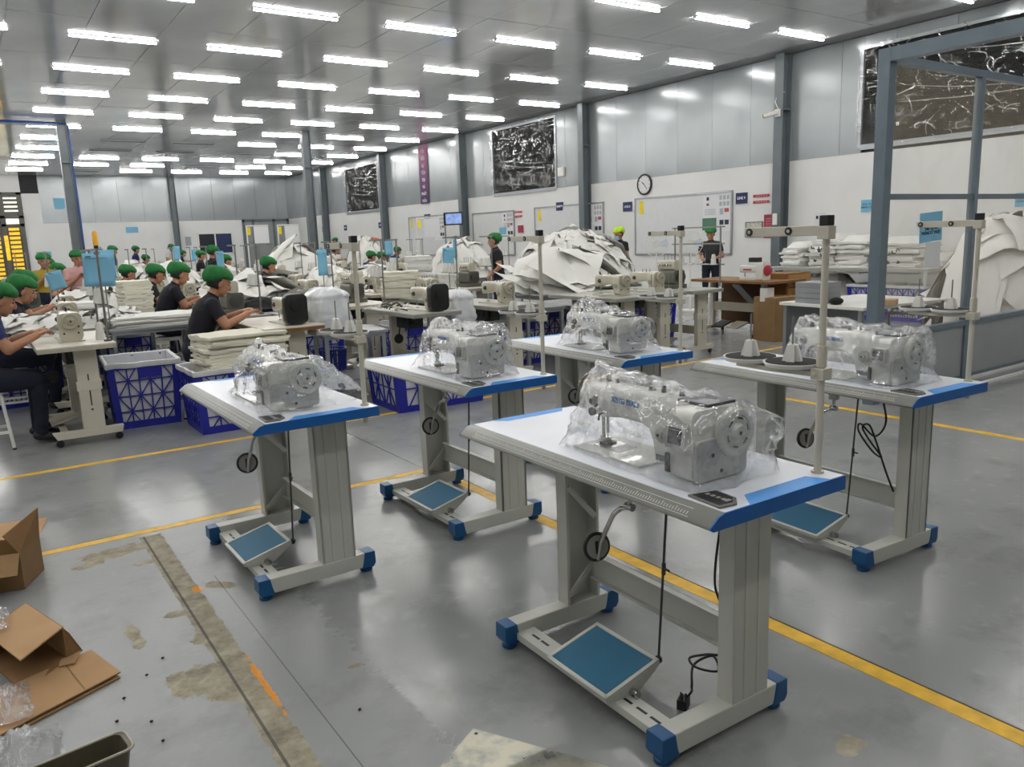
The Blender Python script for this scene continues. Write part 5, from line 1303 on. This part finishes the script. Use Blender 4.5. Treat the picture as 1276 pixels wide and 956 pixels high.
# security camera on the second column
sc_ = thing('security_camera', (XW-.27, 10.0, 3.62), 0, 'white security camera bracketed on the grey wall column', 'camera')
MB().box(-.03, 0, -.06, .06, -.08, .06).build('bracket', WHITE_PL, sc_, bevel=.006)
cb_ = MB().cyl((0, 0, 0), (.26, 0, 0), .045, n=16).build('housing', WHITE_PL, sc_, (-.03, 0, .0), (0, R(12), R(135)), smooth=True)
MB().cyl((.26, 0, 0), (.268, 0, 0), .038, n=16).build('lens', BLACK, cb_)
MB().tube([(0, 0, .06), (-.02, .06, .2), (.02, .05, .3), (.02, -.12, .36)], .008, 6).build('lead', WHITE_PL, sc_, smooth=True)
on_wall('switch_box', 16.9, 17.15, 3.01, 3.24, WHITE_PL, 'small white switch box on the cladding right of the middle window', 'switch box', .05)
MB().box(-.03, 0, -.05, .05, -.11, .11).build('socket_box', WHITE_PL, None, (XW-.272, 10.0, 1.63), bevel=.008, label='white socket box on the column beside the crimson poster', cat='socket')
# monitor on a post
mo = thing('line_monitor', (12.3, 21.0, 0), R(-60), 'black line monitor with bluish display on a white post', 'monitor')
MB().cyl((0, 0, 0), (0, 0, 2.0), .025, n=10).cyl((0, 0, 0), (0, 0, .02), .2, n=16).build('post', WHITE_PL, mo)
MB().box(-.32, .32, -.06, -.03, 1.88, 2.26).build('case', BLACK, mo)
MB().box(-.25, .30, -.062, -.060, 1.92, 2.22).build('screen', mat('bluish_screen', '#7f97c8', .3, var=.35, vscale=9, emit=.5), mo)
# purple banner hung from the ceiling edge
bn = thing('banner', (XS-.02, 24.68, 0), 0, 'tall purple vertical banner with white Vietnamese words on the far wall', 'banner')
k = NT('purple_banner_print'); sep_ = k.n('ShaderNodeSeparateXYZ'); k.l(k.coord('Object'), sep_.inputs[0])
gr_ = k.n('ShaderNodeMapRange'); gr_.inputs[1].default_value = 2.9; gr_.inputs[2].default_value = 4.6; k.l(sep_.outputs[2], gr_.inputs[0])
k.l(k.ramp(gr_.outputs[0], [(0, lin('#4a2b58')), (.5, lin('#6f3a66')), (1, lin('#a5567f'))]).outputs[0], k.b.inputs['Base Color']); k.b.inputs['Roughness'].default_value = .6
MB().grid(lambda u, v: (-.01+.006*math.sin(v*9), (u-.5)*.62, 2.70+1.92*v), 3, 14).build('cloth', k.m, bn, smooth='all')
for n, wd in enumerate(('ĐỔI', 'MỚI', 'SỰ', 'TỒN', 'TẠI', 'VÀ', 'PHÁT', 'TRIỂN')): wtext(wd, 0, 4.44-n*.235, .15 if len(wd) < 5 else .125, WHITE_INK, 'lettering', bn, .022, xs=.95, bold=.002)
# yellow-tagged hanging boards on white posts among the far rows
for x, y, lab in ((6.95, 24.0, 'white post with yellow tag and hanging card, before the far partition doors'), (7.85, 23.9, 'white post with yellow tag and hanging card beside the middle column'), (10.3, 19.6, 'white post with yellow tag left of the far board')):
    t = thing('tag_post', (x, y, 0), R(-25), lab, 'post')
    MB().cyl((0, 0, 0), (0, 0, 2.08), .018, n=8).cyl((0, 0, 0), (0, 0, .02), .18, n=14).build('post', WHITE_PL, t)
    MB().box(0, .62, -.012, .012, 2.05, 2.08).build('arm', WHITE_PL, t)
    MB().box(.02, .11, -.02, .0, 1.80, 2.02).build('yellow_tag', YELLOW, t)
    MB().box(.2, .62, -.006, .006, 1.55, 2.04).build('card', PAPER_W, t)
# post with amber signal near the left rows
t = thing('signal_light', (1.45, 11.95, 0), 0, 'amber and black signal light on a steel post above the blue job sheets', 'signal light')
MB().cyl((0, 0, 0), (0, 0, 1.52), .012, n=8).cyl((0, 0, 0), (0, 0, .02), .15, n=14).build('post', STEEL, t)
MB().lathe([(.03, 0), (.034, .01), (.034, .17), (.02, .19)], (0, 0, 1.56), 14).build('amber_lens', mat('amber_lens', '#e0a31e', .3), t, smooth=True)
MB().cyl((0, 0, 1.51), (0, 0, 1.56), .03, n=12).build('base', BLACK, t)
# far blue papers
for x0, x1, z0, z1, lab in ((6.0, 6.5, 2.25, 2.5, 'sky blue notice on the far white wall'), (3.35, 3.75, 3.3, 3.75, 'sky blue notice high on the far cladding behind the conduit column'), (2.45, 3.0, 1.3, 1.55, 'blue notice low on the far wall beside the yellow gate'), (8.45, 8.7, 1.6, 2.0, 'grey notice between the far wall column and dark window')):
    MB().box(-(x1-x0)/2, (x1-x0)/2, -.012, 0, z0, z1).build('far_notice', PAPER_BLUE if 'grey' not in lab else mat('grey_notice_paper', '#9aa0a6', .8), None, ((x0+x1)/2, YB-.016, 0), label=lab, cat='notice')

# ================================================================ the film-glazed booth
bo = thing('glazed_booth', (6.08, 3.64, 0), 0, 'blue-grey framed booth glazed with clear plastic film over grey panels', 'booth')
MB().box(-.05, .05, -.05, .05, 0, 2.80).build('post', BOOTH, bo, bevel=.004)
for x, h in ((1.46, 2.73), (2.92, 2.73), (4.38, 2.73)): MB().box(x-.032, x+.032, -.032, .032, 0, h).build('post', BOOTH, bo, bevel=.003)
MB().box(.05, 5.0, -.03, .03, 2.70, 2.76).build('top_rail', BOOTH, bo)
MB().box(.05, 5.0, -.02, .02, 1.665, 1.71).build('middle_rail', BOOTH, bo)
MB().box(.05, 5.0, -.03, .03, .53, .575).build('lower_rail', BOOTH, bo)
MB().box(-.05, .05, -5.0, -.05, 2.70, 2.80).build('side_rail', BOOTH, bo)
MB().box(-.04, .04, -5.0, -4.92, 0, 2.70).build('post', BOOTH, bo)
for a, b in ((.05, 1.428), (1.492, 2.888), (2.952, 4.348)): MB().box(a, b, -.012, .012, .06, .53).build('lower_panel', BOOTH_P, bo)
MB().box(.05, 5.0, -.02, .02, .03, .06).build('bottom_rail', BOOTH, bo)
FILM = film_material('hazy_booth_film', .16, .03, .9, .25, .12, '#d2c7ae', .25, .2)
for (a, b), (c, d) in [(p_, q_) for p_ in ((.05, 1.428), (1.492, 2.888), (2.952, 4.348)) for q_ in ((.575, 1.665), (1.71, 2.70))]:
    MB().grid(lambda u, v: (a+(b-a)*u, .008*math.sin(u*7+v*3)*math.sin(math.pi*u)*math.sin(math.pi*v), c+(d-c)*v), 12, 10).build('film_pane', FILM, bo, smooth='all')
nt = MB().box(-.175, .175, -.006, 0, 1.315, 1.56).build('booth_notice', PAPER_BLUE, None, (6.855, 3.60, 0), (0, R(-3), 0), label='sky blue notice with dark words taped to the booth film', cat='notice')
text_mesh('BỘ PHẬN\nTHIẾT KẾ RẬP\nPHÒNG KỸ THUẬT', .036, DARK_INK, 'lettering', nt, (0, -.0075, 1.425), (R(90), 0, 0), depth=.0006, xs=.95, bold=.001)
MB().box(-.12, .12, -.004, 0, 1.09, 1.31).build('paper_sheet', PAPER_W, None, (6.84, 3.602, 0), label='white paper sheet taped below the sky blue booth notice', cat='paper')

# ================================================================ right-hand furniture
dk = thing('wooden_desk', (8.9, 7.25, 0), 0, 'orange-brown wooden sewing desk beside the tall cardboard box', 'desk')
MB().prism([(-.38, -.70), (.36, -.70), (.36, .75), (-.30, .75), (-.36, .30)], .75, .785, 'z').build('desktop', WOOD, dk, bevel=.004, fixn=True)
MB().box(.30, .33, -.65, .70, .12, .75).build('back_panel', WOOD_D, dk)
for y in (-.3, .6):
    MB().box(-.03, .03, y-.03, y+.03, .10, .75).build('leg', CREAM, dk); f_ = MB().box(-.26, .26, y-.03, y+.03, .06, .11).build('foot_beam', CREAM, dk)
    for x in (-.22, .22): MB().lathe([(.02, -.01), (.028, -.008), (.028, .008), (.02, .01)], (x, y, .028), 12, 'y').box(x-.012, x+.012, y-.012, y+.012, .03, .06).build('caster', BLACK, f_, smooth=True)
MB().box(-.012, .012, -.3, .6, .33, .45).build('crossbar', CREAM_DK, dk)
for y in (.05, .32): MB().box(-.12, .12, -.10, .10, -.01, .01, 0, Matrix.Translation((-.12, y, .15)) @ Matrix.Rotation(R(-16), 4, 'Y')).build('treadle', CREAM_DK if y < .2 else BLACK, dk)
MB().box(0, .46, -.06, .06, -.008, .008, 0, Matrix.Translation((-.34, -.10, .73)) @ Matrix.Rotation(R(38), 4, 'Y')).build('chute', ALU, dk)
MB().box(-.34, -.2, -.62, -.5, .52, .70).build('control_box', WHITE_PL, dk, bevel=.006)
dr = thing('drawer_unit', (9.28, 6.88, 0), 0, 'wooden two-drawer unit behind the tall cardboard box', 'drawer unit')
MB().box(-.26, .26, -.2, .2, .0, .86).build('carcass', WOOD, dr, bevel=.004)
for z in (.50, .68):
    d_ = MB().box(-.24, .24, -.215, -.2, z, z+.16).build('drawer', mat('tan_wood', '#a1793f', .5, var=.15, vscale=5), dr, bevel=.003); MB().ell((0, -.22, z+.08), (.018, .014, .012), 10, 6).build('knob', CHROME, d_, smooth=True)
mr = thing('red_wheel_machine', (8.78, 7.0, .785), R(-90), 'white sewing machine with red handwheel on the wooden desk', 'sewing machine')
rbox(MB(), -.22, .16, -.06, .06, .10, .20, .025, 4).build('arm', MACHINE_W, mr, smooth=True); rbox(MB(), .06, .18, -.08, .08, 0, .24, .02, 4).build('pillar', MACHINE_W, mr, smooth=True); MB().box(-.22, .1, -.07, .07, 0, .04).build('bed', MACHINE_W, mr, bevel=.005)
MB().lathe([(.02, 0), (.07, 0), (.072, .02), (.03, .03)], (.18, 0, .13), 22, 'x').build('handwheel', RED, mr, smooth=True)
MB().box(-.16, -.02, -.062, -.060, .13, .15).build('label_plate', RED, mr); MB().box(-.08, .06, -.05, .05, .24, .30).build('control_panel', BLACK, mr)
MB().cyl((-.18, 0, .1), (-.18, 0, .04), .006, n=8).build('needle_bar', CHROME, mr)
# steel thread rack over the lines by the desk
tr_ = thing('thread_rack', (7.35, 6.85, 0), RZ, 'steel multi-spool thread rack beside the dark overlock machine', 'thread rack')
MB().cyl((.30, .2, T2), (.30, .2, 1.52), .010, n=8).build('pole', STEEL, tr_); MB().cyl((-.45, .2, T2), (-.45, .2, 1.52), .010, n=8).build('pole', STEEL, tr_)
for z in (1.50, 1.30, 1.05): MB().box(-.5, .36, .192, .208, z, z+.016).build('cross_bar', STEEL, tr_)
for n in range(6):
    MB().cyl((-.42+n*.13, .16, 1.06), (-.42+n*.13, .16, 1.2), .003, n=6).build('spool_pin', STEEL, tr_); MB().lathe([(.045, 0), (.048, .006), (.02, .012)], (-.42+n*.13, .16, 1.055), 14).build('spool_tray', WHITE_PL, tr_, smooth=True)
    if n % 2: MB().cyl((-.42+n*.13, .16, 1.067), (-.42+n*.13, .16, 1.18), .034, .02, 12).build('thread_cone', CONE_W, tr_, smooth=True)
# tall taped carton
cx = thing('cardboard_box', (8.80, 6.66, 0), R(-4), 'tall closed brown cardboard box printed with a dark emblem', 'box')
MB().box(-.24, .24, -.185, .185, 0, .575).build('carton', CARD, cx, bevel=.004)
MB().box(-.235, .235, -.18, .18, .575, .579).build('top_flaps', CARD_L, cx); MB().box(-.24, .24, -.003, .003, .579, .5795).build('flap_seam', mat('seam_brown', '#5d452c', .8), cx)
INKB = mat('carton_print', '#3b2c1c', .85)
MB().lathe([(.020, 0), (.026, 0), (.026, -.0008), (.020, -.0008)], (.10, -.1855, .44), 24, 'y').build('emblem_ring', INKB, cx)
text_mesh('XB', .03, INKB, 'emblem_letters', cx, (.10, -.1865, .44), (R(90), 0, 0), depth=.0004)
for n in range(4): MB().box(-.06, -.035, -.1864, -.1852, .36-n*.035, .372-n*.035).box(-.025, .16-.05*(n % 3), -.1864, -.1852, .36-n*.035, .370-n*.035).build('print_line', INKB, cx)
for n in range(3): MB().box(.0+n*.07, .04+n*.07, -.1864, -.1852, .13, .18).build('handling_mark', INKB, cx)
# long table with stacked bags along the wall
steel_table(12.3, 7.55, 1.4, 2.75, .80, 'long pale table along the wall stacked with white bags', 0, True, mat('pale_table_paint', '#bdbdb8', .45))
GB_ = None
for n, (x, y, w_, d_, k, tt) in enumerate(((12.1, 8.55, .8, .42, 12, .035), (12.15, 8.05, .9, .42, 15, .036), (12.2, 7.5, .9, .55, 14, .036), (12.25, 6.85, .9, .62, 13, .036), (12.4, 6.35, .7, .32, 5, .04))):
    stack(x, y, .80, w_, d_, k, tt, ['small stack of white bags at the far end of the wall table', 'slumped stack of white bags with dark straps on the wall table', 'tall stack of white bags in the middle of the wall table', 'broad stack of white bags left of the booth post', 'low stack of white bags seen through the booth film'][n], R((-8, 6, -4, 5, 3)[n]), .05, None, CLOTH, (0, 0), .25)
for n in range(16):
    y = rnd.choice((8.5, 8.1, 7.95, 7.0, 6.8, 6.65)); z = rnd.uniform(.86, 1.15)
    MB().tube([(0, 0, 0), (-.03, .03, .02), (-.05, .0, .0), (-.06, -.03, .03)], .010, 6).build('bag_strap', STRAP, None, (12.1-.42, y+rnd.uniform(-.1, .1), z), (rnd.uniform(-1, 1), 0, rnd.uniform(-1, 1)), smooth=True, label='dark strap end sticking out of the stacked white bags', cat='strap', group='strap ends of the stacked bags')
heap(12.2, 8.2, .215, .45, .5, .42, 20, 61, 'white plastic-wrapped rolls under the long wall table', 0, 0, CLOTH, (.3, .5))
heap(11.75, 5.05, 0, 1.15, 1.0, 1.48, 30, 64, 'large mound of white sheeting behind the booth film', 0, 0, CLOTH, (.32, .5))
# white desk with folders behind the booth corner
wd = thing('white_desk', (7.15, 4.55, 0), R(-6), 'white office desk behind the booth corner post', 'desk')
MB().box(-.60, .60, -.62, .35, .72, .75).build('desktop', WHITE_PL, wd, bevel=.003)
for x in (-.55, .55):
    for y in (-.56, .3): MB().box(x-.02, x+.02, y-.02, y+.02, 0, .72).build('leg', ALU, wd)
MB().box(-.55, .55, .29, .31, .35, .72).build('modesty_panel', mat('pale_grey_door', '#8e9192', .4), wd)
for n, z in enumerate((.75, .80, .85, .90)): MB().box(-.13, .13, -.16, .16, 0, .048).build('file_box', mat('grey_file_box', '#8d9092', .5), None, (6.72, 4.62, z), (0, 0, R(-6+n)), bevel=.003, label='grey flat file box stacked on the white desk', cat='box', group='grey file boxes on the white desk')
MB().ell((0, 0, 0), (.075, .06, .035), 14, 8).build('black_pouch', BLACK_FELT, None, (6.63, 4.36, .783), smooth='all', label='black soft pouch lying on the white desk', cat='pouch')
bx_ = MB().box(-.09, .09, -.07, .07, 0, .05).build('small_carton', CARD_L, None, (6.85, 3.98, .75), (0, 0, .4), bevel=.002, label='small open cardboard carton on the white desk', cat='box')
ch = thing('office_chair', (7.25, 4.0, 0), R(200), 'black metal-framed armchair behind the booth film', 'chair')
MB().box(-.24, .24, -.22, .22, .42, .47).build('seat', BLACK, ch, bevel=.02); MB().grid(lambda u, v: ((u-.5)*.48, .24-.05*math.sin(math.pi*u), .5+.22*v), 8, 4).build('backrest', BLACK, ch, smooth='all')
for s in (-1, 1):
    MB().tube([(s*.25, -.22, 0), (s*.25, -.22, .60), (s*.25, -.18, .66), (s*.25, .18, .66), (s*.25, .24, .62)], .013, 8).build('arm_frame', BLACK, ch, smooth=True); MB().tube([(s*.24, .24, 0), (s*.24, .24, .74)], .013, 8).build('back_leg', BLACK, ch, smooth=True)
# standing fans by the wall
for x, y, lab in ((10.55, 10.67, 'white standing fan left of the thread racks'), (10.95, 10.2, 'white standing fan beside the person in charcoal')):
    f_ = thing('standing_fan', (x, y, 0), R(-135), lab, 'fan')
    MB().cyl((0, 0, 0), (0, 0, .03), .22, n=24).cyl((0, 0, .03), (0, 0, 1.1), .018, n=10).build('stand', WHITE_PL, f_, smooth=True)
    MB().cyl((0, 0, 1.24), (-.16, 0, 1.24), .07, .05, 16).build('motor', WHITE_PL, f_, smooth=True)
    g_ = MB()
    for n in range(24):
        a = 2*math.pi*n/24; g_.tube([(.06, .06*math.cos(a), 1.24+.06*math.sin(a)), (.07, .14*math.cos(a), 1.24+.14*math.sin(a)), (.02, .22*math.cos(a), 1.24+.22*math.sin(a)), (-.04, .14*math.cos(a), 1.24+.14*math.sin(a))], .0025, 4)
    g_.tube([(.02, .22*math.cos(2*math.pi*n/28), 1.24+.22*math.sin(2*math.pi*n/28)) for n in range(28)], .006, 6, closed=True)
    g_.build('guard', WHITE_PL, f_, kind='stuff')
    for n in range(3): MB().add([(0, .03, 1.24-.03), (.03, .2, 1.24-.06), (.01, .19, 1.24+.09), (-.01, .03, 1.24+.03)], [(0, 1, 2, 3)]).build('blade', mat('pale_blue_blade', '#b8c6d2', .3), f_, (0, 0, 0)) if n == 0 else None
# small things among the lines
lv = thing('basin', (2.72, 8.0, T2), 0, 'lavender plastic tub beside the black-covered machine', 'tub')
MB().lathe([(.10, 0), (.13, .13), (.135, .135), (.125, .13), (.095, .01)], (0, 0, 0), 24).build('tub', LAVENDER, lv, smooth=True)
place_ = steel_table(2.72, 8.0, .4, .6, T2, 'narrow steel table under the lavender tub', 0, False)
bk = thing('waste_basket', (2.90, 7.55, 0), 0, 'blue slotted waste basket under the steel rack', 'basket')
b_ = MB()
for n in range(20):
    a = 2*math.pi*n/20; b_.cyl((.13*math.cos(a), .13*math.sin(a), 0), (.16*math.cos(a), .16*math.sin(a), .42), .009, n=5)
b_.build('slats', mat('blue_basket', '#2c3a9a', .45), bk, kind='stuff')
for z, r_ in ((0.0, .13), (.2, .147), (.42, .162)): MB().tube([(r_*math.cos(2*math.pi*n/24), r_*math.sin(2*math.pi*n/24), z+.012) for n in range(24)], .012, 6, closed=True).build('hoop', mat('blue_basket', '#2c3a9a', .45), bk)
def stuffed_bag(x, y, z, rx, ry, h, lab, seed, m):
    b = MB(); n, mm = 44, 22; vs = []
    for j in range(mm+1):
        t = j/mm; r_ = .90+.12*math.sin(math.pi*min(1, t*1.2)) if t < .8 else 1.0-.55*((t-.8)/.2)**2
        for i in range(n):
            a = 2*math.pi*i/n; c_, s_ = math.cos(a), math.sin(a); k_ = 1+.16*nz3(c_*2+seed, s_*2, t*3)+.14*abs(nz3(c_*5, s_*5+seed, t*7))
            vs.append((rx*r_*k_*math.copysign(abs(c_)**.6, c_), ry*r_*k_*math.copysign(abs(s_)**.6, s_), h*t*(1-.10*(1 if t > .8 else 0)*nz3(c_*3, s_*3, seed)) if t < 1 else h*(1+.06*nz3(c_*4, s_*4, seed))))
    b.add(vs, [(j*n+i, j*n+(i+1) % n, (j+1)*n+(i+1) % n, (j+1)*n+i) for j in range(mm) for i in range(n)]+[tuple(range(n-1, -1, -1)), tuple(range(mm*n, mm*n+n))])
    return b.build('stuffed_bag', m, None, (x, y, z), smooth='all', label=lab, cat='bag')
BAGW = mat('milky_polythene', '#d5d8da', .22, var=.05, bump=.5, bscale=14, coat=.4)
stuffed_bag(2.66, 6.92, .665, .19, .15, .42, 'stuffed milky plastic bag on the grey steel rack', 3, BAGW)
stuffed_bag(4.08, 6.95, .55, .14, .12, .42, 'stuffed clear bag hanging beside the grey middle table', 5, BAGW)
for n in range(14):
    a = rnd.uniform(0, 6.28); q = rnd.uniform(0, .13); x0, y0 = 3.55+q*math.cos(a), 7.15+1.5*q*math.sin(a)
    MB().tube([(0, 0, 0), (.06, .03, .03+.02*rnd.random()), (.12, -.02, .02), (.17, .05, .0)], .008, 5).build('webbing_strip', STRAP if n % 2 else CLOTH2, None, (x0-.1, y0, T2+.01+.004*n), (0, 0, rnd.uniform(0, 6.28)), smooth=True, label='tangled webbing strip beside the black-covered middle machine', cat='strap', group='tangled webbing strips by the black-covered machine')
for n, (x, y, lab) in enumerate(((.80, 7.02, 'white thread cone behind the nearest beige machine'), (4.78, 8.9, 'white thread cone on the table with hanging blue sheet'))):
    MB().lathe([(.034, 0), (.036, .01), (.024, .13), (.012, .14)], (0, 0, 0), 18).build('thread_cone', CONE_W, None, (x, y, T2), smooth=True, label=lab, cat='thread cone')

# ================================================================ the foreground clutter on the floor
def quad(b, P, t=.004, mi=0):
    P = [Vector(p) for p in P]; n = (P[1]-P[0]).cross(P[2]-P[0]).normalized()*t
    b.add(P+[p-n for p in P], [(0,1,2,3),(7,6,5,4),(0,4,5,1),(1,5,6,2),(2,6,7,3),(3,7,4,0)], mi); return b
o1 = thing('open_carton', (0, 0, 0), 0, 'open brown carton with raised flaps by the yellow floor line', 'box')
A, B = Vector((.02, 4.0, 0)), Vector((.11, 4.20, 0)); u = Vector((-.42, .12, 0)); up = Vector((0, 0, .17))
for nm, P in (('side', (A, B, B+up, A+up)), ('side', (A+u, A, A+up, A+u+up)), ('side', (B, B+u, B+u+up, B+up)), ('side', (B+u, A+u, A+u+up, B+u+up)), ('bottom', (A, A+u, B+u, B))): quad(MB(), P).build(nm, CARD, o1)
fl = Vector((.05, -.03, .13)); quad(MB(), (A+up, B+up, B+up+Vector((.012, .01, .135)), A+up+Vector((-.05, -.02, .10)))).build('flap', CARD_IN, o1)
quad(MB(), (A+u+up, A+up, A+up+Vector((-.02, -.12, -.06)), A+u+up+Vector((0, -.12, -.06)))).build('flap', CARD, o1)
quad(MB(), (B+up, B+u+up, B+u+up+Vector((.06, .16, .03)), B+up+Vector((.05, .16, .03)))).build('flap', CARD_L, o1)
o2 = thing('torn_carton', (0, 0, 0), 0, 'torn brown carton lying on its side over film and flat cardboard', 'box')
a, b, c = Vector((.012, 3.466, .14)), Vector((.108, 3.122, .15)), Vector((-.031, 2.967, .14)); d = a+(c-b)
dn = Vector((0, 0, -.125))
quad(MB(), (a, d, c, b), .005).build('top_side', CARD_L, o2)
quad(MB(), (a+dn, b+dn+Vector((0,0,-.008)), b, a)).build('side', CARD, o2)
quad(MB(), (a+dn, b+dn, c+dn, d+dn)).build('bottom', CARD_IN, o2)
quad(MB(), (d+dn, a+dn, a, d)).build('side', CARD_IN, o2)
quad(MB(), (b, b+dn, b+dn+Vector((.055, .03, 0)), b+Vector((.02, .0, -.03)))).build('flap', CARD, o2)
quad(MB(), (b+dn+Vector((-.02, -.005, .002)), b+dn+Vector((.05, .03, .002)), b+dn+Vector((.02, -.06, .002)), b+dn+Vector((-.03, -.05, .002)))).build('flap', CARD_L, o2)
o3 = thing('flat_cardboard', (0, 0, 0), 0, 'flattened pale cardboard lying in front of the torn carton', 'cardboard')
quad(MB(), ((.19, 3.15, .022), (-.24, 2.965, .030), (-.20, 2.70, .020), (.255, 2.915, .018)), .005).build('upper_sheet', CARD_L, o3)
quad(MB(), ((.18, 3.13, .010), (-.24, 2.95, .010), (-.19, 2.695, .008), (.25, 2.90, .006)), .005).build('lower_sheet', CARD, o3)
quad(MB(), ((.098, 3.108, .0232), (.093, 3.106, .0232), (.135, 2.862, .0205), (.14, 2.864, .0205)), .0003).build('crease', CARD, o3)
def crumple(x, y, z, rx, ry, h, lab, seed, m=None):
    def fn(u_, v_):
        X_, Y_ = (u_-.5)*2, (v_-.5)*2; r_ = min(1, math.hypot(X_, Y_)); k_ = max(0, 1-r_**2)
        return (rx*X_*(1+.15*nz3(Y_*3, seed)), ry*Y_*(1+.15*nz3(X_*3, seed+2)), .004+h*k_*(.6+.7*abs(nz3(X_*3.1+seed, Y_*3.1))+.5*abs(nz3(X_*8, Y_*8, seed)))+.006*abs(nz3(X_*9, Y_*9, seed)))
    return MB().grid(fn, 34, 28).build('crumpled_film', m or BAG2, None, (x, y, z), smooth='all', label=lab, cat='plastic film')
BAG2 = film_material('crumpled_clear_film', .22, .12, 14.0, .9, .08, '#f4f5f6', .5)
crumple(-.055, 2.60, 0, .10, .13, .085, 'crumpled clear plastic bag on the floor beside the flat cardboard', 2.2)
crumple(-.085, 2.90, .028, .07, .13, .045, 'clear film lying along the flat cardboard', 5.1)
crumple(-.10, 3.35, .145, .05, .10, .06, 'clear film draped over the torn carton', 7.4)
# tray
ty = thing('tray', (.03, 2.29, 0), R(8), 'long dark olive tray with pale rim on the floor', 'tray')
P = []
L_, W_, r_ = .165, .052, .022
for cx_, cy_, a0 in ((L_-r_, W_-r_, 0), (-L_+r_, W_-r_, math.pi/2), (-L_+r_, -W_+r_, math.pi), (L_-r_, -W_+r_, 1.5*math.pi)):
    for k_ in range(6): aa = a0+math.pi/2*k_/5; P.append((cx_+r_*math.cos(aa), cy_+r_*math.sin(aa)))
n = len(P); b_ = MB(); OL = mat('olive_plastic', '#5a5546', .45)
ringz = [(.90, .004), (1.0, .104), (1.05, .108), (1.05, .112), (.965, .112), (.87, .012)]
b_.add([(x*s, y*s, z) for s, z in ringz for x, y in P], [(j*n+i, j*n+(i+1) % n, (j+1)*n+(i+1) % n, (j+1)*n+i) for j in range(5) for i in range(n)]+[tuple(range(n-1, -1, -1)), tuple(range(5*n, 6*n))]).build('shell', OL, ty, smooth=True)
MB().tube([(x*1.045, y*1.045, .112) for x, y in P], .004, 6, closed=True).build('rim', mat('pale_olive_rim', '#a09a86', .4), ty, smooth=True)
# metal plate
k = NT('scuffed_zinc_plate'); nz_ = k.noise(9, 5, .6); k.l(k.ramp(nz_.outputs['Fac'], [(.4, lin('#8d8e8a')), (.6, lin('#b9b6a6'))]).outputs[0], k.b.inputs['Base Color']); k.b.inputs['Metallic'].default_value = .9
k.l(k.math('ADD', .15, k.math('MULTIPLY', nz_.outputs['Fac'], .3)), k.b.inputs['Roughness'])
pl = thing('metal_plate', (1.09, 1.89, 0), R(-61), 'scuffed flat metal plate lying on the floor before the foremost table', 'plate')
MB().box(0, .55, -.45, 0, .001, .005).build('sheet', k.m, pl); MB().cyl((.02, -.02, .005), (.02, -.02, .0055), .006, n=10).build('bolt_hole', BLACK, pl)
for n, (x, y) in enumerate(((.20, 2.62), (.29, 2.55), (.24, 2.75), (.33, 2.86), (.30, 2.42), (.40, 2.95), (.85, 2.2))):
    MB().ell((0, 0, .004), (.006, .005, .004), 6, 4).build('grit', BLACK, None, (x, y, 0), label='tiny black scrap on the bare floor near the tray', cat='scrap', group='black scraps on the floor')
